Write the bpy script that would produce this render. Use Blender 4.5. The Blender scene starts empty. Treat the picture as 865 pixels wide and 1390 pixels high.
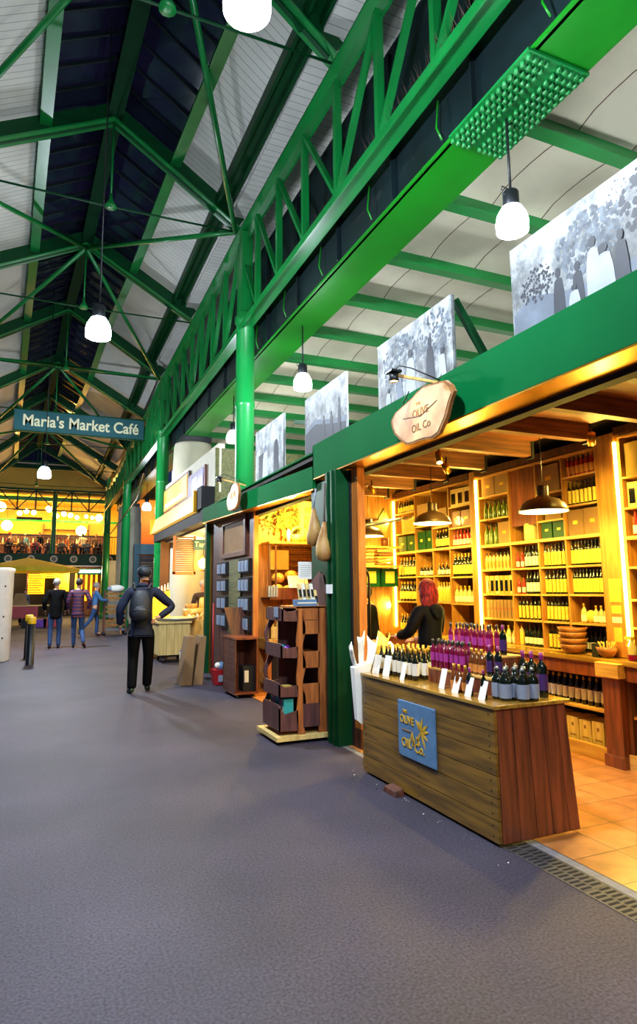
import bpy, bmesh, math, random
from mathutils import Vector, Matrix
from math import sin, cos, pi, radians, atan2, sqrt
random.seed(7)
S = bpy.context.scene
C = S.collection
RR = random.Random(3)

# ------------------------------------------------------------------ materials
def _mat(name):
    m = bpy.data.materials.new(name); m.use_nodes = True
    nt = m.node_tree; nt.nodes.clear()
    out = nt.nodes.new('ShaderNodeOutputMaterial')
    p = nt.nodes.new('ShaderNodeBsdfPrincipled')
    nt.links.new(p.outputs[0], out.inputs[0])
    return m, nt, p
def hx(s):
    s = s.lstrip('#'); c = [int(s[i:i+2], 16)/255 for i in (0, 2, 4)]
    return tuple(((x/12.92) if x <= .04045 else ((x+.055)/1.055)**2.4) for x in c)
def M(name, col, rough=.5, metal=0, var=.15, scale=6, stretch=(1,1,1), bump=.05, col2=None, es=0, ecol=None, coat=0, trans=0, world=False, spec=.5):
    m, nt, p = _mat(name); N, L = nt.nodes, nt.links
    c = hx(col) if isinstance(col, str) else col
    if col2 is None:
        a = tuple(x*(1-var) for x in c); b = tuple(min(1, x*(1+var)) for x in c)
    else:
        a = c; b = hx(col2) if isinstance(col2, str) else col2
    tc = N.new('ShaderNodeTexCoord'); mp = N.new('ShaderNodeMapping'); no = N.new('ShaderNodeTexNoise'); r = N.new('ShaderNodeValToRGB')
    if world:
        g = N.new('ShaderNodeNewGeometry'); L.new(g.outputs['Position'], mp.inputs[0])
    else:
        L.new(tc.outputs['Object'], mp.inputs[0])
    mp.inputs['Scale'].default_value = stretch
    L.new(mp.outputs[0], no.inputs['Vector']); no.inputs['Scale'].default_value = scale; no.inputs['Detail'].default_value = 5
    r.color_ramp.elements[0].position = .35; r.color_ramp.elements[1].position = .65
    r.color_ramp.elements[0].color = (*a, 1); r.color_ramp.elements[1].color = (*b, 1)
    L.new(no.outputs[0], r.inputs[0]); L.new(r.outputs[0], p.inputs['Base Color'])
    p.inputs['Roughness'].default_value = rough; p.inputs['Metallic'].default_value = metal
    p.inputs['Coat Weight'].default_value = coat; p.inputs['Transmission Weight'].default_value = trans
    p.inputs['Specular IOR Level'].default_value = spec
    if bump:
        b_ = N.new('ShaderNodeBump'); b_.inputs['Strength'].default_value = bump; b_.inputs['Distance'].default_value = .01
        L.new(no.outputs[0], b_.inputs['Height']); L.new(b_.outputs[0], p.inputs['Normal'])
    if es:
        p.inputs['Emission Color'].default_value = (*(hx(ecol) if ecol else c), 1); p.inputs['Emission Strength'].default_value = es
    return m
def wood(name, c1, c2, axis='x', rough=.5, coat=0, k=1.0):
    st = {'x': (1, 12, 12), 'y': (12, 1, 12), 'z': (12, 12, 1)}[axis]
    return M(name, c1, rough, 0, col2=c2, scale=2.2*k, stretch=st, bump=.15, coat=coat)
def stripes(name, base, line, axis, freq, width, rough=.5, spots=None):
    """thin lines every 1/freq metres along a world axis"""
    m, nt, p = _mat(name); N, L = nt.nodes, nt.links
    g = N.new('ShaderNodeNewGeometry'); sp = N.new('ShaderNodeSeparateXYZ'); L.new(g.outputs['Position'], sp.inputs[0])
    mu = N.new('ShaderNodeMath'); mu.operation = 'MULTIPLY'; mu.inputs[1].default_value = freq; L.new(sp.outputs[axis], mu.inputs[0])
    fr = N.new('ShaderNodeMath'); fr.operation = 'FRACT'; L.new(mu.outputs[0], fr.inputs[0])
    lt = N.new('ShaderNodeMath'); lt.operation = 'LESS_THAN'; lt.inputs[1].default_value = width; L.new(fr.outputs[0], lt.inputs[0])
    no = N.new('ShaderNodeTexNoise'); no.inputs['Scale'].default_value = 1.2; no.inputs['Detail'].default_value = 4; L.new(g.outputs['Position'], no.inputs['Vector'])
    r = N.new('ShaderNodeValToRGB'); c = hx(base)
    r.color_ramp.elements[0].color = (*[x*.8 for x in c], 1); r.color_ramp.elements[1].color = (*c, 1)
    r.color_ramp.elements[0].position = .3; r.color_ramp.elements[1].position = .6
    L.new(no.outputs[0], r.inputs[0])
    mx = N.new('ShaderNodeMix'); mx.data_type = 'RGBA'
    L.new(lt.outputs[0], mx.inputs[0]); L.new(r.outputs[0], mx.inputs[6]); mx.inputs[7].default_value = (*hx(line), 1)
    L.new(mx.outputs[2], p.inputs['Base Color']); p.inputs['Roughness'].default_value = rough
    return m
def asphalt():
    m, nt, p = _mat('asphalt'); N, L = nt.nodes, nt.links
    g = N.new('ShaderNodeNewGeometry')
    n1 = N.new('ShaderNodeTexNoise'); n1.inputs['Scale'].default_value = .9; n1.inputs['Detail'].default_value = 6
    n2 = N.new('ShaderNodeTexNoise'); n2.inputs['Scale'].default_value = 75; n2.inputs['Detail'].default_value = 3
    L.new(g.outputs['Position'], n1.inputs['Vector']); L.new(g.outputs['Position'], n2.inputs['Vector'])
    r1 = N.new('ShaderNodeValToRGB'); r1.color_ramp.elements[0].position = .3; r1.color_ramp.elements[1].position = .7
    r1.color_ramp.elements[0].color = (*hx('#312d3a'), 1); r1.color_ramp.elements[1].color = (*hx('#453f4f'), 1)
    r2 = N.new('ShaderNodeValToRGB'); r2.color_ramp.elements[0].position = .3; r2.color_ramp.elements[1].position = .7
    r2.color_ramp.elements[0].color = (.45, .45, .45, 1); r2.color_ramp.elements[1].color = (1.4, 1.4, 1.4, 1)
    L.new(n1.outputs[0], r1.inputs[0]); L.new(n2.outputs[0], r2.inputs[0])
    mx = N.new('ShaderNodeMix'); mx.data_type = 'RGBA'; mx.blend_type = 'MULTIPLY'; mx.inputs[0].default_value = 1
    L.new(r1.outputs[0], mx.inputs[6]); L.new(r2.outputs[0], mx.inputs[7]); L.new(mx.outputs[2], p.inputs['Base Color'])
    b = N.new('ShaderNodeBump'); b.inputs['Strength'].default_value = .35; b.inputs['Distance'].default_value = .004
    L.new(n2.outputs[0], b.inputs['Height']); L.new(b.outputs[0], p.inputs['Normal']); p.inputs['Roughness'].default_value = .68; p.inputs['Specular IOR Level'].default_value = .3
    return m
def tile_mat():
    m, nt, p = _mat('terracotta_tile'); N, L = nt.nodes, nt.links
    g = N.new('ShaderNodeNewGeometry'); mp = N.new('ShaderNodeMapping'); mp.inputs['Location'].default_value = (-2.71, -2.81+.32*3, 0)
    L.new(g.outputs['Position'], mp.inputs[0])
    bt = N.new('ShaderNodeTexBrick'); bt.offset = 0; bt.inputs['Scale'].default_value = 1
    bt.inputs['Brick Width'].default_value = .32; bt.inputs['Row Height'].default_value = .32
    bt.inputs['Mortar Size'].default_value = .004; bt.inputs['Mortar Smooth'].default_value = .2
    bt.inputs['Color1'].default_value = (*hx('#b97c46'), 1); bt.inputs['Color2'].default_value = (*hx('#a86a38'), 1); bt.inputs['Mortar'].default_value = (*hx('#5a3c28'), 1)
    L.new(mp.outputs[0], bt.inputs['Vector'])
    no = N.new('ShaderNodeTexNoise'); no.inputs['Scale'].default_value = 7; no.inputs['Detail'].default_value = 5; L.new(g.outputs['Position'], no.inputs['Vector'])
    r = N.new('ShaderNodeValToRGB'); r.color_ramp.elements[0].color = (.72, .68, .62, 1); r.color_ramp.elements[1].color = (1, 1, 1, 1)
    r.color_ramp.elements[0].position = .35; r.color_ramp.elements[1].position = .6
    L.new(no.outputs[0], r.inputs[0])
    mx = N.new('ShaderNodeMix'); mx.data_type = 'RGBA'; mx.blend_type = 'MULTIPLY'; mx.inputs[0].default_value = 1
    L.new(bt.outputs[0], mx.inputs[6]); L.new(r.outputs[0], mx.inputs[7]); L.new(mx.outputs[2], p.inputs['Base Color'])
    p.inputs['Roughness'].default_value = .35
    b = N.new('ShaderNodeBump'); b.inputs['Strength'].default_value = .4; b.inputs['Distance'].default_value = .003; b.invert = True
    L.new(bt.outputs['Fac'], b.inputs['Height']); L.new(b.outputs[0], p.inputs['Normal'])
    return m
def photo_mat(name, seed, scale=3.0):
    m, nt, p = _mat(name); N, L = nt.nodes, nt.links
    tc = N.new('ShaderNodeTexCoord'); mp = N.new('ShaderNodeMapping'); mp.inputs['Location'].default_value = (seed, seed*2.3, seed*.7); mp.inputs['Scale'].default_value = (1, 1.3, 1)
    no = N.new('ShaderNodeTexNoise'); no.inputs['Scale'].default_value = scale*2.2; no.inputs['Detail'].default_value = 12; no.inputs['Roughness'].default_value = .72
    L.new(tc.outputs['Object'], mp.inputs[0]); L.new(mp.outputs[0], no.inputs['Vector'])
    sp = N.new('ShaderNodeSeparateXYZ'); L.new(tc.outputs['Object'], sp.inputs[0])
    ad = N.new('ShaderNodeMath'); ad.operation = 'MULTIPLY_ADD'; ad.inputs[1].default_value = .22; L.new(sp.outputs[2], ad.inputs[0]); L.new(no.outputs[0], ad.inputs[2])
    r = N.new('ShaderNodeValToRGB')
    for i, (pos, v) in enumerate([(.42, .02), (.54, .12), (.64, .28), (.74, .44)]):
        e = r.color_ramp.elements[i] if i < 2 else r.color_ramp.elements.new(pos)
        e.position = pos; e.color = (v*.92, v*.97, v, 1)
    L.new(ad.outputs[0], r.inputs[0]); L.new(r.outputs[0], p.inputs['Base Color']); p.inputs['Roughness'].default_value = .55
    return m

MT = {}
def A(k, m): MT[k] = m
A('asphalt', asphalt()); A('tile', tile_mat())
A('green', M('green_paint', '#0b7a35', .32, var=.12, scale=2, bump=.03, coat=.3))
A('green_m', M('matt_dark_green', '#04301a', .8, var=.15, scale=2, bump=.02, spec=.1))
A('green_dk', M('dark_green_paint_and_shade', '#05401f', .45, var=.15, scale=2, bump=.03, spec=.2))
A('fgreen', M('fascia_green_paint', '#015a2c', .7, var=.08, scale=1.5, bump=.02, spec=.04))
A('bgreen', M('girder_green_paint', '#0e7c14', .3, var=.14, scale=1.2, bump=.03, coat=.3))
A('web', M('unlit_girder_and_bar_dark', '#07161a', .5, var=.4, scale=1.5, bump=.05, spec=.3))  # dark of the unlit girder side put into the colour; glazing bars share it
A('roofw', stripes('white_roof_boards', '#e6e4dc', '#8d8c88', 1, 7.5, .07))
A('glass', M('night_roof_glass', '#1c1a34', .12, var=.3, scale=1, bump=0, spec=.7))
A('canvas', M('cream_ceiling_panel', '#d8cdb0', .7, col2='#efe4c8', scale=1.3, bump=.05))
A('cream', M('cream_wall_plaster', '#cfc6ae', .7, var=.08, scale=1.5))
A('rust', M('brown_bristles', '#5b4538', .8, var=.3, scale=30))
A('brass', M('brass_and_warm_reflection', '#c98f22', .28, metal=.85, var=.15, scale=3, bump=.03))  # brass fittings; under the fascias it stands in for a warm reflection
A('black', M('black_metal', '#14151a', .4, var=.2, bump=.02))
A('blackm', M('matt_black', '#0b0b0e', .8, var=.2, bump=.02))
A('gold', M('gold_foil', '#d8a52e', .35, metal=.5, var=.1, bump=0))
A('steel', M('galvanised_steel', '#9aa0a4', .4, metal=.8, var=.1, bump=.02))
A('white', M('white_enamel', '#ecebe8', .45, var=.04, bump=.01))
A('paper', M('white_paper', '#f2efe6', .8, var=.03, bump=.02))
A('lampg', M('lit_lamp_glass', '#f4f8ff', .3, var=0, bump=0, es=22, ecol='#eaf3ff'))
A('lamph', M('lamp_housing_metal', '#2c2f33', .4, metal=.6, var=.1, bump=.02))
A('led', M('warm_led_strip', '#ffe27a', .4, var=0, bump=0, es=26, ecol='#ffc948'))
A('bulb', M('warm_bulb', '#ffe9b0', .4, var=0, bump=0, es=40, ecol='#ffc560'))
A('woodc', wood('counter_plank_wood', '#614412', '#946a20', 'y', .45, .2))
A('woodtop', wood('varnished_counter_top', '#8a6420', '#b58a35', 'y', .22, .6))
A('woodr', wood('red_brown_plank', '#5a2a16', '#8a4526', 'z', .42, .25))
A('shelf', wood('honey_shelf_wood', '#b9853a', '#dcae5a', 'y', .5))
A('shelfz', wood('honey_upright_wood', '#a06a2c', '#c68f42', 'z', .5))
A('wbrownm', M('bronze_lamp_metal', '#4a3524', .4, metal=.3, var=.1, bump=.02))
A('joist', wood('orange_joist_timber', '#57300f', '#8a5322', 'x', .6))
A('ply', M('orange_plywood', '#8a4f20', .6, var=.15, scale=2, stretch=(1, 4, 1)))
A('wpost', wood('orange_post_timber', '#a55a20', '#cf7f36', 'z', .5))
A('wbrown', wood('dark_brown_wood', '#3c1d12', '#6a3520', 'z', .5, .1))
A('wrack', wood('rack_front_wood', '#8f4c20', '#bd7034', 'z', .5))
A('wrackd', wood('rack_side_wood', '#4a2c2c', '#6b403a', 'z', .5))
A('wpale', wood('pale_crate_wood', '#c9a862', '#e2c880', 'z', .6))
A('wallp', wood('planked_wall_wood', '#9b5e22', '#d08a38', 'z', .55))
A('backp', M('shelf_back_board', '#4a2810', .6, var=.2, scale=3))
A('card', M('brown_cardboard', '#8d6a42', .8, var=.1, scale=4))
A('giftbox', M('gold_gift_box', '#a98f3e', .5, var=.12, scale=5))
A('bluesign', M('blue_slate_sign', '#5b82a8', .5, var=.12, scale=8))
A('teal', M('teal_sign_paint', '#1c5b62', .5, var=.08, scale=2))
A('ivory', M('ivory_lettering', '#f4efc4', .5, var=.02, bump=0))
A('yletter', M('ochre_lettering', '#d9a822', .5, var=.05, bump=0))
A('slice', M('tree_slice_wood', '#9c6f38', .5, col2='#c09a62', scale=5, bump=.1))
A('bark', M('bark_edge', '#8a5a2a', .8, var=.3, scale=12))
A('engr', M('engraved_line', '#5f3c20', .7, var=.1, bump=0))
A('oil', M('dark_oil_bottle_glass', '#10160a', .1, var=.2, bump=0, coat=.5))
A('olive', M('olive_green_bottle_glass', '#4a5a16', .1, var=.2, bump=0, coat=.5))
A('amber', M('amber_vinegar_glass', '#6e3a10', .12, var=.2, bump=0, coat=.5))
A('pink', M('magenta_vinegar_glass', '#8a0f3c', .12, col2='#5a0a28', scale=20, bump=0, coat=.6))
A('redb', M('red_sauce_glass', '#a3221a', .15, var=.2, bump=0, coat=.5))
A('clear', M('pale_liqueur_glass', '#c9b878', .1, var=.1, bump=0, coat=.6))
A('lyel', M('yellow_bottle_label', '#dcc24a', .6, var=.08, scale=40, bump=0))
A('lwhite', M('white_bottle_label', '#e8e4d2', .6, var=.05, bump=0))
A('lblue', M('silver_blue_bottle_label', '#8b95a8', .5, var=.05, bump=0))
A('lpurp', M('purple_bottle_label', '#3f1f5c', .5, var=.08, bump=0))
A('lpink', M('violet_pink_bottle_label', '#a8338c', .5, var=.1, bump=0))
A('lorange', M('orange_bottle_label', '#d88a3a', .6, var=.08, bump=0))
A('capblk', M('black_bottle_cap', '#15131a', .4, var=.1, bump=0))
A('capgold', M('gold_bottle_cap', '#c9972c', .3, metal=.6, var=.1, bump=0))
A('cappur', M('plum_bottle_cap', '#8a1f66', .4, var=.1, bump=0))
A('capred', M('red_bottle_cap', '#a62a1c', .4, var=.1, bump=0))
A('bowl', wood('turned_bowl_wood', '#6e3f1c', '#a5682f', 'x', .45))
A('skin', M('skin', '#c98f70', .55, var=.05, bump=.02))
A('hairred', M('red_hair', '#2e0808', .75, col2='#8a1414', scale=16, stretch=(4, 4, 1), bump=.6, spec=.2))
A('hairgrey', M('grey_hair', '#8f8a84', .6, var=.3, scale=30, bump=.3))
A('hairbrown', M('brown_hair', '#2c1d14', .6, var=.3, scale=30, bump=.3))
A('navy', M('navy_padded_jacket', '#121a30', .7, var=.4, scale=9, bump=.5, spec=.25))
A('blackcl', M('black_cloth', '#050507', .85, var=.3, scale=9, bump=.3, spec=.12))
A('bag', M('dark_backpack_nylon', '#0e1420', .6, var=.3, scale=12, bump=.3))
A('jeans', M('blue_denim', '#22406e', .8, var=.25, scale=14, bump=.2))
A('plaid', stripes('navy_red_plaid', '#2a1f48', '#7a2433', 2, 11, .3))
A('blueshirt', M('blue_work_shirt', '#3f6f9e', .7, var=.1, bump=.2))
A('apron', M('brown_apron', '#33221c', .8, var=.2, bump=.1))
A('shoe', M('brown_leather_shoe', '#2c1712', .5, var=.2, bump=.05))
A('trainer', M('black_green_trainer', '#151a1c', .5, col2='#1f4a34', scale=20, bump=.05))
A('bread', M('crusty_bread', '#b9752a', .7, col2='#e4b35a', scale=14, bump=.6))
A('iron', M('wrought_iron', '#2a2018', .45, metal=.7, var=.2, bump=.05))
A('ham', M('cured_ham', '#9c6a34', .5, col2='#c29a56', scale=7, bump=.3))
A('leaf', M('dry_olive_leaves', '#5f6a26', .7, var=.4, scale=30))
A('beige', M('beige_pillar_plaster', '#b9b29a', .7, var=.1, scale=1.3))
A('olivewall', wood('olive_board_cladding', '#4a4a22', '#6b6a34', 'y', .6))
A('screeny', M('lit_menu_panel', '#c98a28', .4, col2='#e8c070', scale=1.5, bump=0, es=.32, ecol='#ffa030'))
A('signbox', M('glowing_sign_box', '#e0bc60', .4, var=.25, scale=2.5, bump=0, es=.42, ecol='#ffc860'))
A('screenb', M('violet_menu_screen', '#4a4060', .3, col2='#9088b0', scale=2.5, bump=0, es=.15, ecol='#a498d8'))
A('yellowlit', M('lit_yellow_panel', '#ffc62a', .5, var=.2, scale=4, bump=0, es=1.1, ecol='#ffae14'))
A('yellow', M('yellow_wall_paint', '#e0b43c', .6, var=.1, scale=1))
A('orange', M('orange_wall_paint', '#cf7a30', .6, var=.1, scale=1))
A('parasol', M('yellow_parasol_canvas', '#e0c020', .7, var=.08, scale=3))
A('redcloth', M('red_crate_plastic', '#a01828', .5, var=.15))
A('tealk', M('blue_grey_kiosk_paint', '#3c6f80', .5, var=.08, scale=2))
A('shutter', M('dark_roller_shutter', '#15181c', .5, var=.2))
A('bollardy', M('yellow_reflective_band', '#e0b010', .5, var=.05, bump=0))
A('tealbox', M('teal_tea_box', '#2fa3a0', .5, var=.1, bump=0))
A('pinkbox', M('pink_tea_box', '#c46a9c', .5, var=.1, bump=0))
A('cyan', M('turquoise_foil', '#2a9aa8', .3, metal=.4, var=.1, bump=0))
A('purple', M('purple_foil', '#5a2a8a', .3, metal=.4, var=.1, bump=0))
A('photo1', photo_mat('grey_photograph_print_a', 1.0, 1.3)); A('photo2', photo_mat('grey_photograph_print_b', 4.2, 2.2))
A('photo3', photo_mat('grey_photograph_print_c', 8.1, 1.8)); A('photo4', photo_mat('grey_photograph_print_d', 12.7, 1.8))
A('gl', M('photo_light_grey', '#9aa0a8', .6, var=.12, scale=7, bump=0)); A('gm', M('photo_mid_grey', '#5a6270', .6, var=.2, scale=7, bump=0)); A('gd', M('photo_dark_grey', '#161a28', .6, var=.3, scale=7, bump=0))
A('leaved', M('photo_tree_grey', '#262d38', .6, col2='#626c78', scale=16, bump=0))
A('concrete', M('concrete_edge', '#77757a', .7, var=.15, scale=20))
A('drainp', M('worn_iron_grate', '#3f3b3c', .6, var=.2, scale=20))
A('slot', M('drain_slot_void', '#0a0a0c', .9, var=.1, bump=0))
A('red', M('red_plastic', '#b01a20', .5, var=.1, bump=0))
A('darkin', M('dark_interior_wall', '#1a120c', .8, var=.3, scale=1.5))
A('warmin', M('warm_interior_wall', '#7a4c20', .7, var=.2, scale=1.5))
A('cheese', M('pale_food', '#e8d68c', .5, col2='#d9a437', scale=14, bump=.3))
A('emb', M('emblem_cream', '#d6d2c0', .5, var=.05, bump=0))

# ------------------------------------------------------------------ mesh builder
class MB:
    def __init__(s): s.v = []; s.f = []; s.m = []; s.sm = []; s.mats = []
    def mi(s, k):
        if k not in s.mats: s.mats.append(k)
        return s.mats.index(k)
    def add(s, vs, fs, k, smooth=False):
        o = len(s.v); s.v += [tuple(v) for v in vs]; i = s.mi(k)
        for f in fs: s.f.append([o+a for a in f]); s.m.append(i); s.sm.append(smooth)
        return s
    def box(s, x0, x1, y0, y1, z0, z1, k, c=0):
        if x0 > x1: x0, x1 = x1, x0
        if y0 > y1: y0, y1 = y1, y0
        if z0 > z1: z0, z1 = z1, z0
        vs = [(x, y, z) for z in (z0, z1) for y in (y0, y1) for x in (x0, x1)]
        return s.add(vs, [(0, 2, 3, 1), (4, 5, 7, 6), (0, 1, 5, 4), (1, 3, 7, 5), (3, 2, 6, 7), (2, 0, 4, 6)], k)
    def hexa(s, p, k):   # 8 points: bottom 4 ccw, top 4 ccw
        return s.add(p, [(0, 3, 2, 1), (4, 5, 6, 7), (0, 1, 5, 4), (1, 2, 6, 5), (2, 3, 7, 6), (3, 0, 4, 7)], k)
    def beam(s, a, b, w, h, k, up=(0, 0, 1)):   # rectangular bar from a to b
        a, b = Vector(a), Vector(b); d = (b-a).normalized(); u = Vector(up)
        r = d.cross(u)
        if r.length < 1e-4: r = d.cross(Vector((0, 1, 0)))
        r.normalize(); u = r.cross(d).normalized()
        r *= w/2; u *= h/2
        return s.hexa([a-r-u, a+r-u, b+r-u, b-r-u, a-r+u, a+r+u, b+r+u, b-r+u], k)
    def tube(s, pts, r, k, n=8, close=False):
        pts = [Vector(p) for p in pts]; rs = r if isinstance(r, (list, tuple)) else [r]*len(pts)
        vs = []; fs = []; prev = None
        for i, p in enumerate(pts):
            d = (pts[min(i+1, len(pts)-1)]-pts[max(i-1, 0)]).normalized()
            u = prev if prev is not None and abs(prev.dot(d)) < .9 else (Vector((0, 0, 1)) if abs(d.z) < .9 else Vector((1, 0, 0)))
            a = d.cross(u).normalized(); b = a.cross(d).normalized(); prev = b
            for j in range(n):
                t = 2*pi*j/n; vs.append(p+rs[i]*(cos(t)*a+sin(t)*b))
        for i in range(len(pts)-1):
            for j in range(n):
                j2 = (j+1) % n; fs.append((i*n+j, i*n+j2, (i+1)*n+j2, (i+1)*n+j))
        if not close: fs.append(tuple(range(n))[::-1]); fs.append(tuple((len(pts)-1)*n+j for j in range(n)))
        return s.add(vs, fs, k, True)
    def lathe(s, prof, k, cx=0, cy=0, n=14, smooth=True, a0=0, a1=2*pi, z0=0):
        full = abs(a1-a0-2*pi) < 1e-6; nn = n if full else n+1; vs = []; fs = []
        for (r, z) in prof:
            for j in range(nn):
                t = a0+(a1-a0)*j/n; vs.append((cx+max(r, 1e-4)*cos(t), cy+max(r, 1e-4)*sin(t), z0+z))
        for i in range(len(prof)-1):
            for j in range(n):
                j2 = (j+1) % nn; fs.append((i*nn+j, i*nn+j2, (i+1)*nn+j2, (i+1)*nn+j))
        return s.add(vs, fs, k, smooth)
    def prism(s, poly, k, axis='x', a=0, b=.01, smooth=False):   # poly (u,v) in the other two axes
        def P(u, v, w):
            return {'x': (w, u, v), 'y': (u, w, v), 'z': (u, v, w)}[axis]
        n = len(poly); vs = [P(u, v, a) for u, v in poly]+[P(u, v, b) for u, v in poly]
        fs = [tuple(range(n))[::-1], tuple(range(n, 2*n))]+[(i, (i+1) % n, n+(i+1) % n, n+i) for i in range(n)]
        return s.add(vs, fs, k, smooth)
    def ball(s, c, r, k, n=10, rx=1, ry=1, rz=1):
        vs = []; fs = []; m = n//2+1
        for i in range(m+1):
            ph = pi*i/m
            for j in range(n):
                t = 2*pi*j/n; q = max(sin(ph), 1e-3)
                vs.append((c[0]+r*rx*q*cos(t), c[1]+r*ry*q*sin(t), c[2]+r*rz*cos(ph)))
        for i in range(m):
            for j in range(n): fs.append((i*n+j, (i+1)*n+j, (i+1)*n+(j+1) % n, i*n+(j+1) % n))
        return s.add(vs, fs, k, True)
    def build(s, name, parent=None, origin=None, bevel=0):
        o0 = Vector((0, 0, 0))
        if parent is not None: o0 = Vector(parent.get('_o', (0, 0, 0)))
        elif origin == 'base' and s.v:
            xs = [v[0] for v in s.v]; ys = [v[1] for v in s.v]; zs = [v[2] for v in s.v]
            o0 = Vector(((min(xs)+max(xs))/2, (min(ys)+max(ys))/2, min(zs)))
        me = bpy.data.meshes.new(name); me.from_pydata([tuple(Vector(v)-o0) for v in s.v], [], s.f)
        for k in s.mats: me.materials.append(MT[k])
        me.polygons.foreach_set('material_index', s.m); me.polygons.foreach_set('use_smooth', s.sm)
        bm = bmesh.new(); bm.from_mesh(me); bmesh.ops.recalc_face_normals(bm, faces=bm.faces); bm.to_mesh(me); bm.free()
        o = bpy.data.objects.new(name, me); C.objects.link(o)
        if parent is not None:
            o.parent = parent; o['_o'] = tuple(o0)
        else: o.location = o0; o['_o'] = tuple(o0)
        if bevel:
            b = o.modifiers.new('bevel', 'BEVEL'); b.width = bevel; b.segments = 2; b.limit_method = 'ANGLE'
        return o
def thing(name, label, cat, loc=(0, 0, 0), group=None):
    o = bpy.data.objects.new(name, None); C.objects.link(o); o.location = loc; o['_o'] = tuple(loc); o.empty_display_size = .1
    o['label'] = label; o['category'] = cat
    if group: o['group'] = group
    return o
def tag(o, label, cat, group=None, kind=None):
    o['label'] = label; o['category'] = cat
    if group: o['group'] = group
    if kind: o['kind'] = kind
    return o
def struct(o): o['kind'] = 'structure'; return o
def one(mb, name, label, cat, group=None, kind=None, bevel=0):
    return tag(mb.build(name, None, 'base', bevel), label, cat, group, kind)
KIDS = {}
def kids(o):
    return [c for c in bpy.data.objects if c.parent == o] if o not in KIDS else KIDS[o]
def copy_tree(root, loc, rz=None, label=None, group=None, sc=None):
    if root not in KIDS: KIDS[root] = [c for c in C.objects if c.parent == root]
    r = root.copy(); C.objects.link(r); r.location = loc
    if rz is not None: r.rotation_euler = (0, 0, rz)
    if sc: r.scale = (sc, sc, sc)
    if label: r['label'] = label
    if group: r['group'] = group
    for ch in KIDS[root]:
        c = ch.copy(); C.objects.link(c); c.parent = r
        if ch not in KIDS: KIDS[ch] = [g for g in C.objects if g.parent == ch]
        for g in KIDS[ch]:
            d = g.copy(); C.objects.link(d); d.parent = c
    return r
def text(name, s, size, mat, loc, rot, parent=None, extrude=.004, offset=0, align='CENTER', sx=1):
    cu = bpy.data.curves.new(name, 'FONT'); cu.body = s; cu.size = size; cu.extrude = extrude; cu.offset = offset
    cu.align_x = align; cu.align_y = 'CENTER'; cu.materials.append(MT[mat])
    tmp = bpy.data.objects.new('tmp', cu); C.objects.link(tmp)
    dg = bpy.context.evaluated_depsgraph_get(); dg.update()
    me = bpy.data.meshes.new_from_object(tmp.evaluated_get(dg)); bpy.data.objects.remove(tmp)
    if not me.materials: me.materials.append(MT[mat])
    o = bpy.data.objects.new(name, me); C.objects.link(o)
    if parent is not None:
        o.parent = parent; loc = Vector(loc)-Vector(parent['_o'])
    o.location = loc; o.rotation_euler = rot; o.scale = (sx, 1, 1)
    return o
ORD = ['first', 'second', 'third', 'fourth', 'fifth', 'sixth', 'seventh', 'eighth', 'ninth', 'tenth', 'eleventh', 'twelfth', 'thirteenth', 'fourteenth']
FACEX = (pi/2, 0, -pi/2)     # text upright, readable from -X
FACEY = (pi/2, 0, 0)         # text upright, readable from -Y

# ------------------------------------------------------------------ ground and shell
struct(MB().box(-9, 2.65, -3, 60, -.1, 0, 'asphalt').box(2.65, 12, 8.0, 60, -.1, -.003, 'asphalt').build('floor'))
struct(MB().box(2.71, 4.7, -3, 7.9, -.1, 0.004, 'tile').build('floor_tiles'))
struct(MB().box(2.651, 2.71, -3, 8.0, -.1, .002, 'concrete').build('trim_kerb'))
fl2 = MB()
for i in range(14): fl2.box(2.72, 4.6, 8.02+i*.1, 8.11+i*.1, -.05, .01, 'wpost')
struct(fl2.build('floor_wood'))
# drain channel: iron grate sections with two rows of slots
def drain_section():
    t = thing('drain_grate', 'x', 'grate', (0, 0, 0))
    f = MB(); f.box(0, .17, 0, .497, -.03, .002, 'drainp'); f.build('grate_plate', t)
    g = MB()
    for i in range(13):
        for q in range(2):
            y = .012+i*.037+q*.014; g.hexa([(.014+q*.078, y, .0005), (.078+q*.078, y, .0005), (.078+q*.078, y+.018, .0005), (.014+q*.078, y+.018, .0005), (.014+q*.078, y, .0028), (.078+q*.078, y, .0028), (.078+q*.078, y+.018, .0028), (.014+q*.078, y+.018, .0028)], 'slot')
    g.build('slot_openings', t)
    return t
dg = drain_section()
for i in range(6):
    y = 1.02+i*.5
    lab = f'iron drain grate section in the ground at the counter foot, {ORD[i]} from the bottom right'
    if i == 0: dg.location = (2.475, y, .001); dg['label'] = lab; dg['group'] = 'drain grates along the shop front'
    else: copy_tree(dg, (2.475, y, .001), label=lab)

# ------------------------------------------------------------------ roof
YT = [2.1, 6.3, 10.5, 14.6, 18.9, 22.8, 27.4, 32.1, 37.0]
ZE = [7.95, 7.95, 8.03, 7.95, 7.88, 7.6, 7.5, 7.3, 7.25]
RX = [1.15, .95, .73, .52, .27, .07, -.18, -.42, -.65]
RZ = [9.6, 9.6, 9.58, 9.42, 9.62, 9.33, 9.42, 9.35, 9.3]
XE = 3.02
LX = [-1.9, -2.05, -2.2, -2.35, -2.5, -2.65, -2.8, -2.95, -3.1]
def onr(i, t, dz=0):   # point on right slope: t=0 eave, 1 ridge
    return Vector((XE+(RX[i]-XE)*t, YT[i], ZE[i]+(RZ[i]-ZE[i])*t+dz))
def onl(i, t, dz=0):
    return Vector((LX[i]+(RX[i]-LX[i])*t, YT[i], ZE[i]+(RZ[i]-ZE[i])*t+dz))
RP = [1-1.06/(XE-x) for x in RX]; RO = [.16]*9
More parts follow.
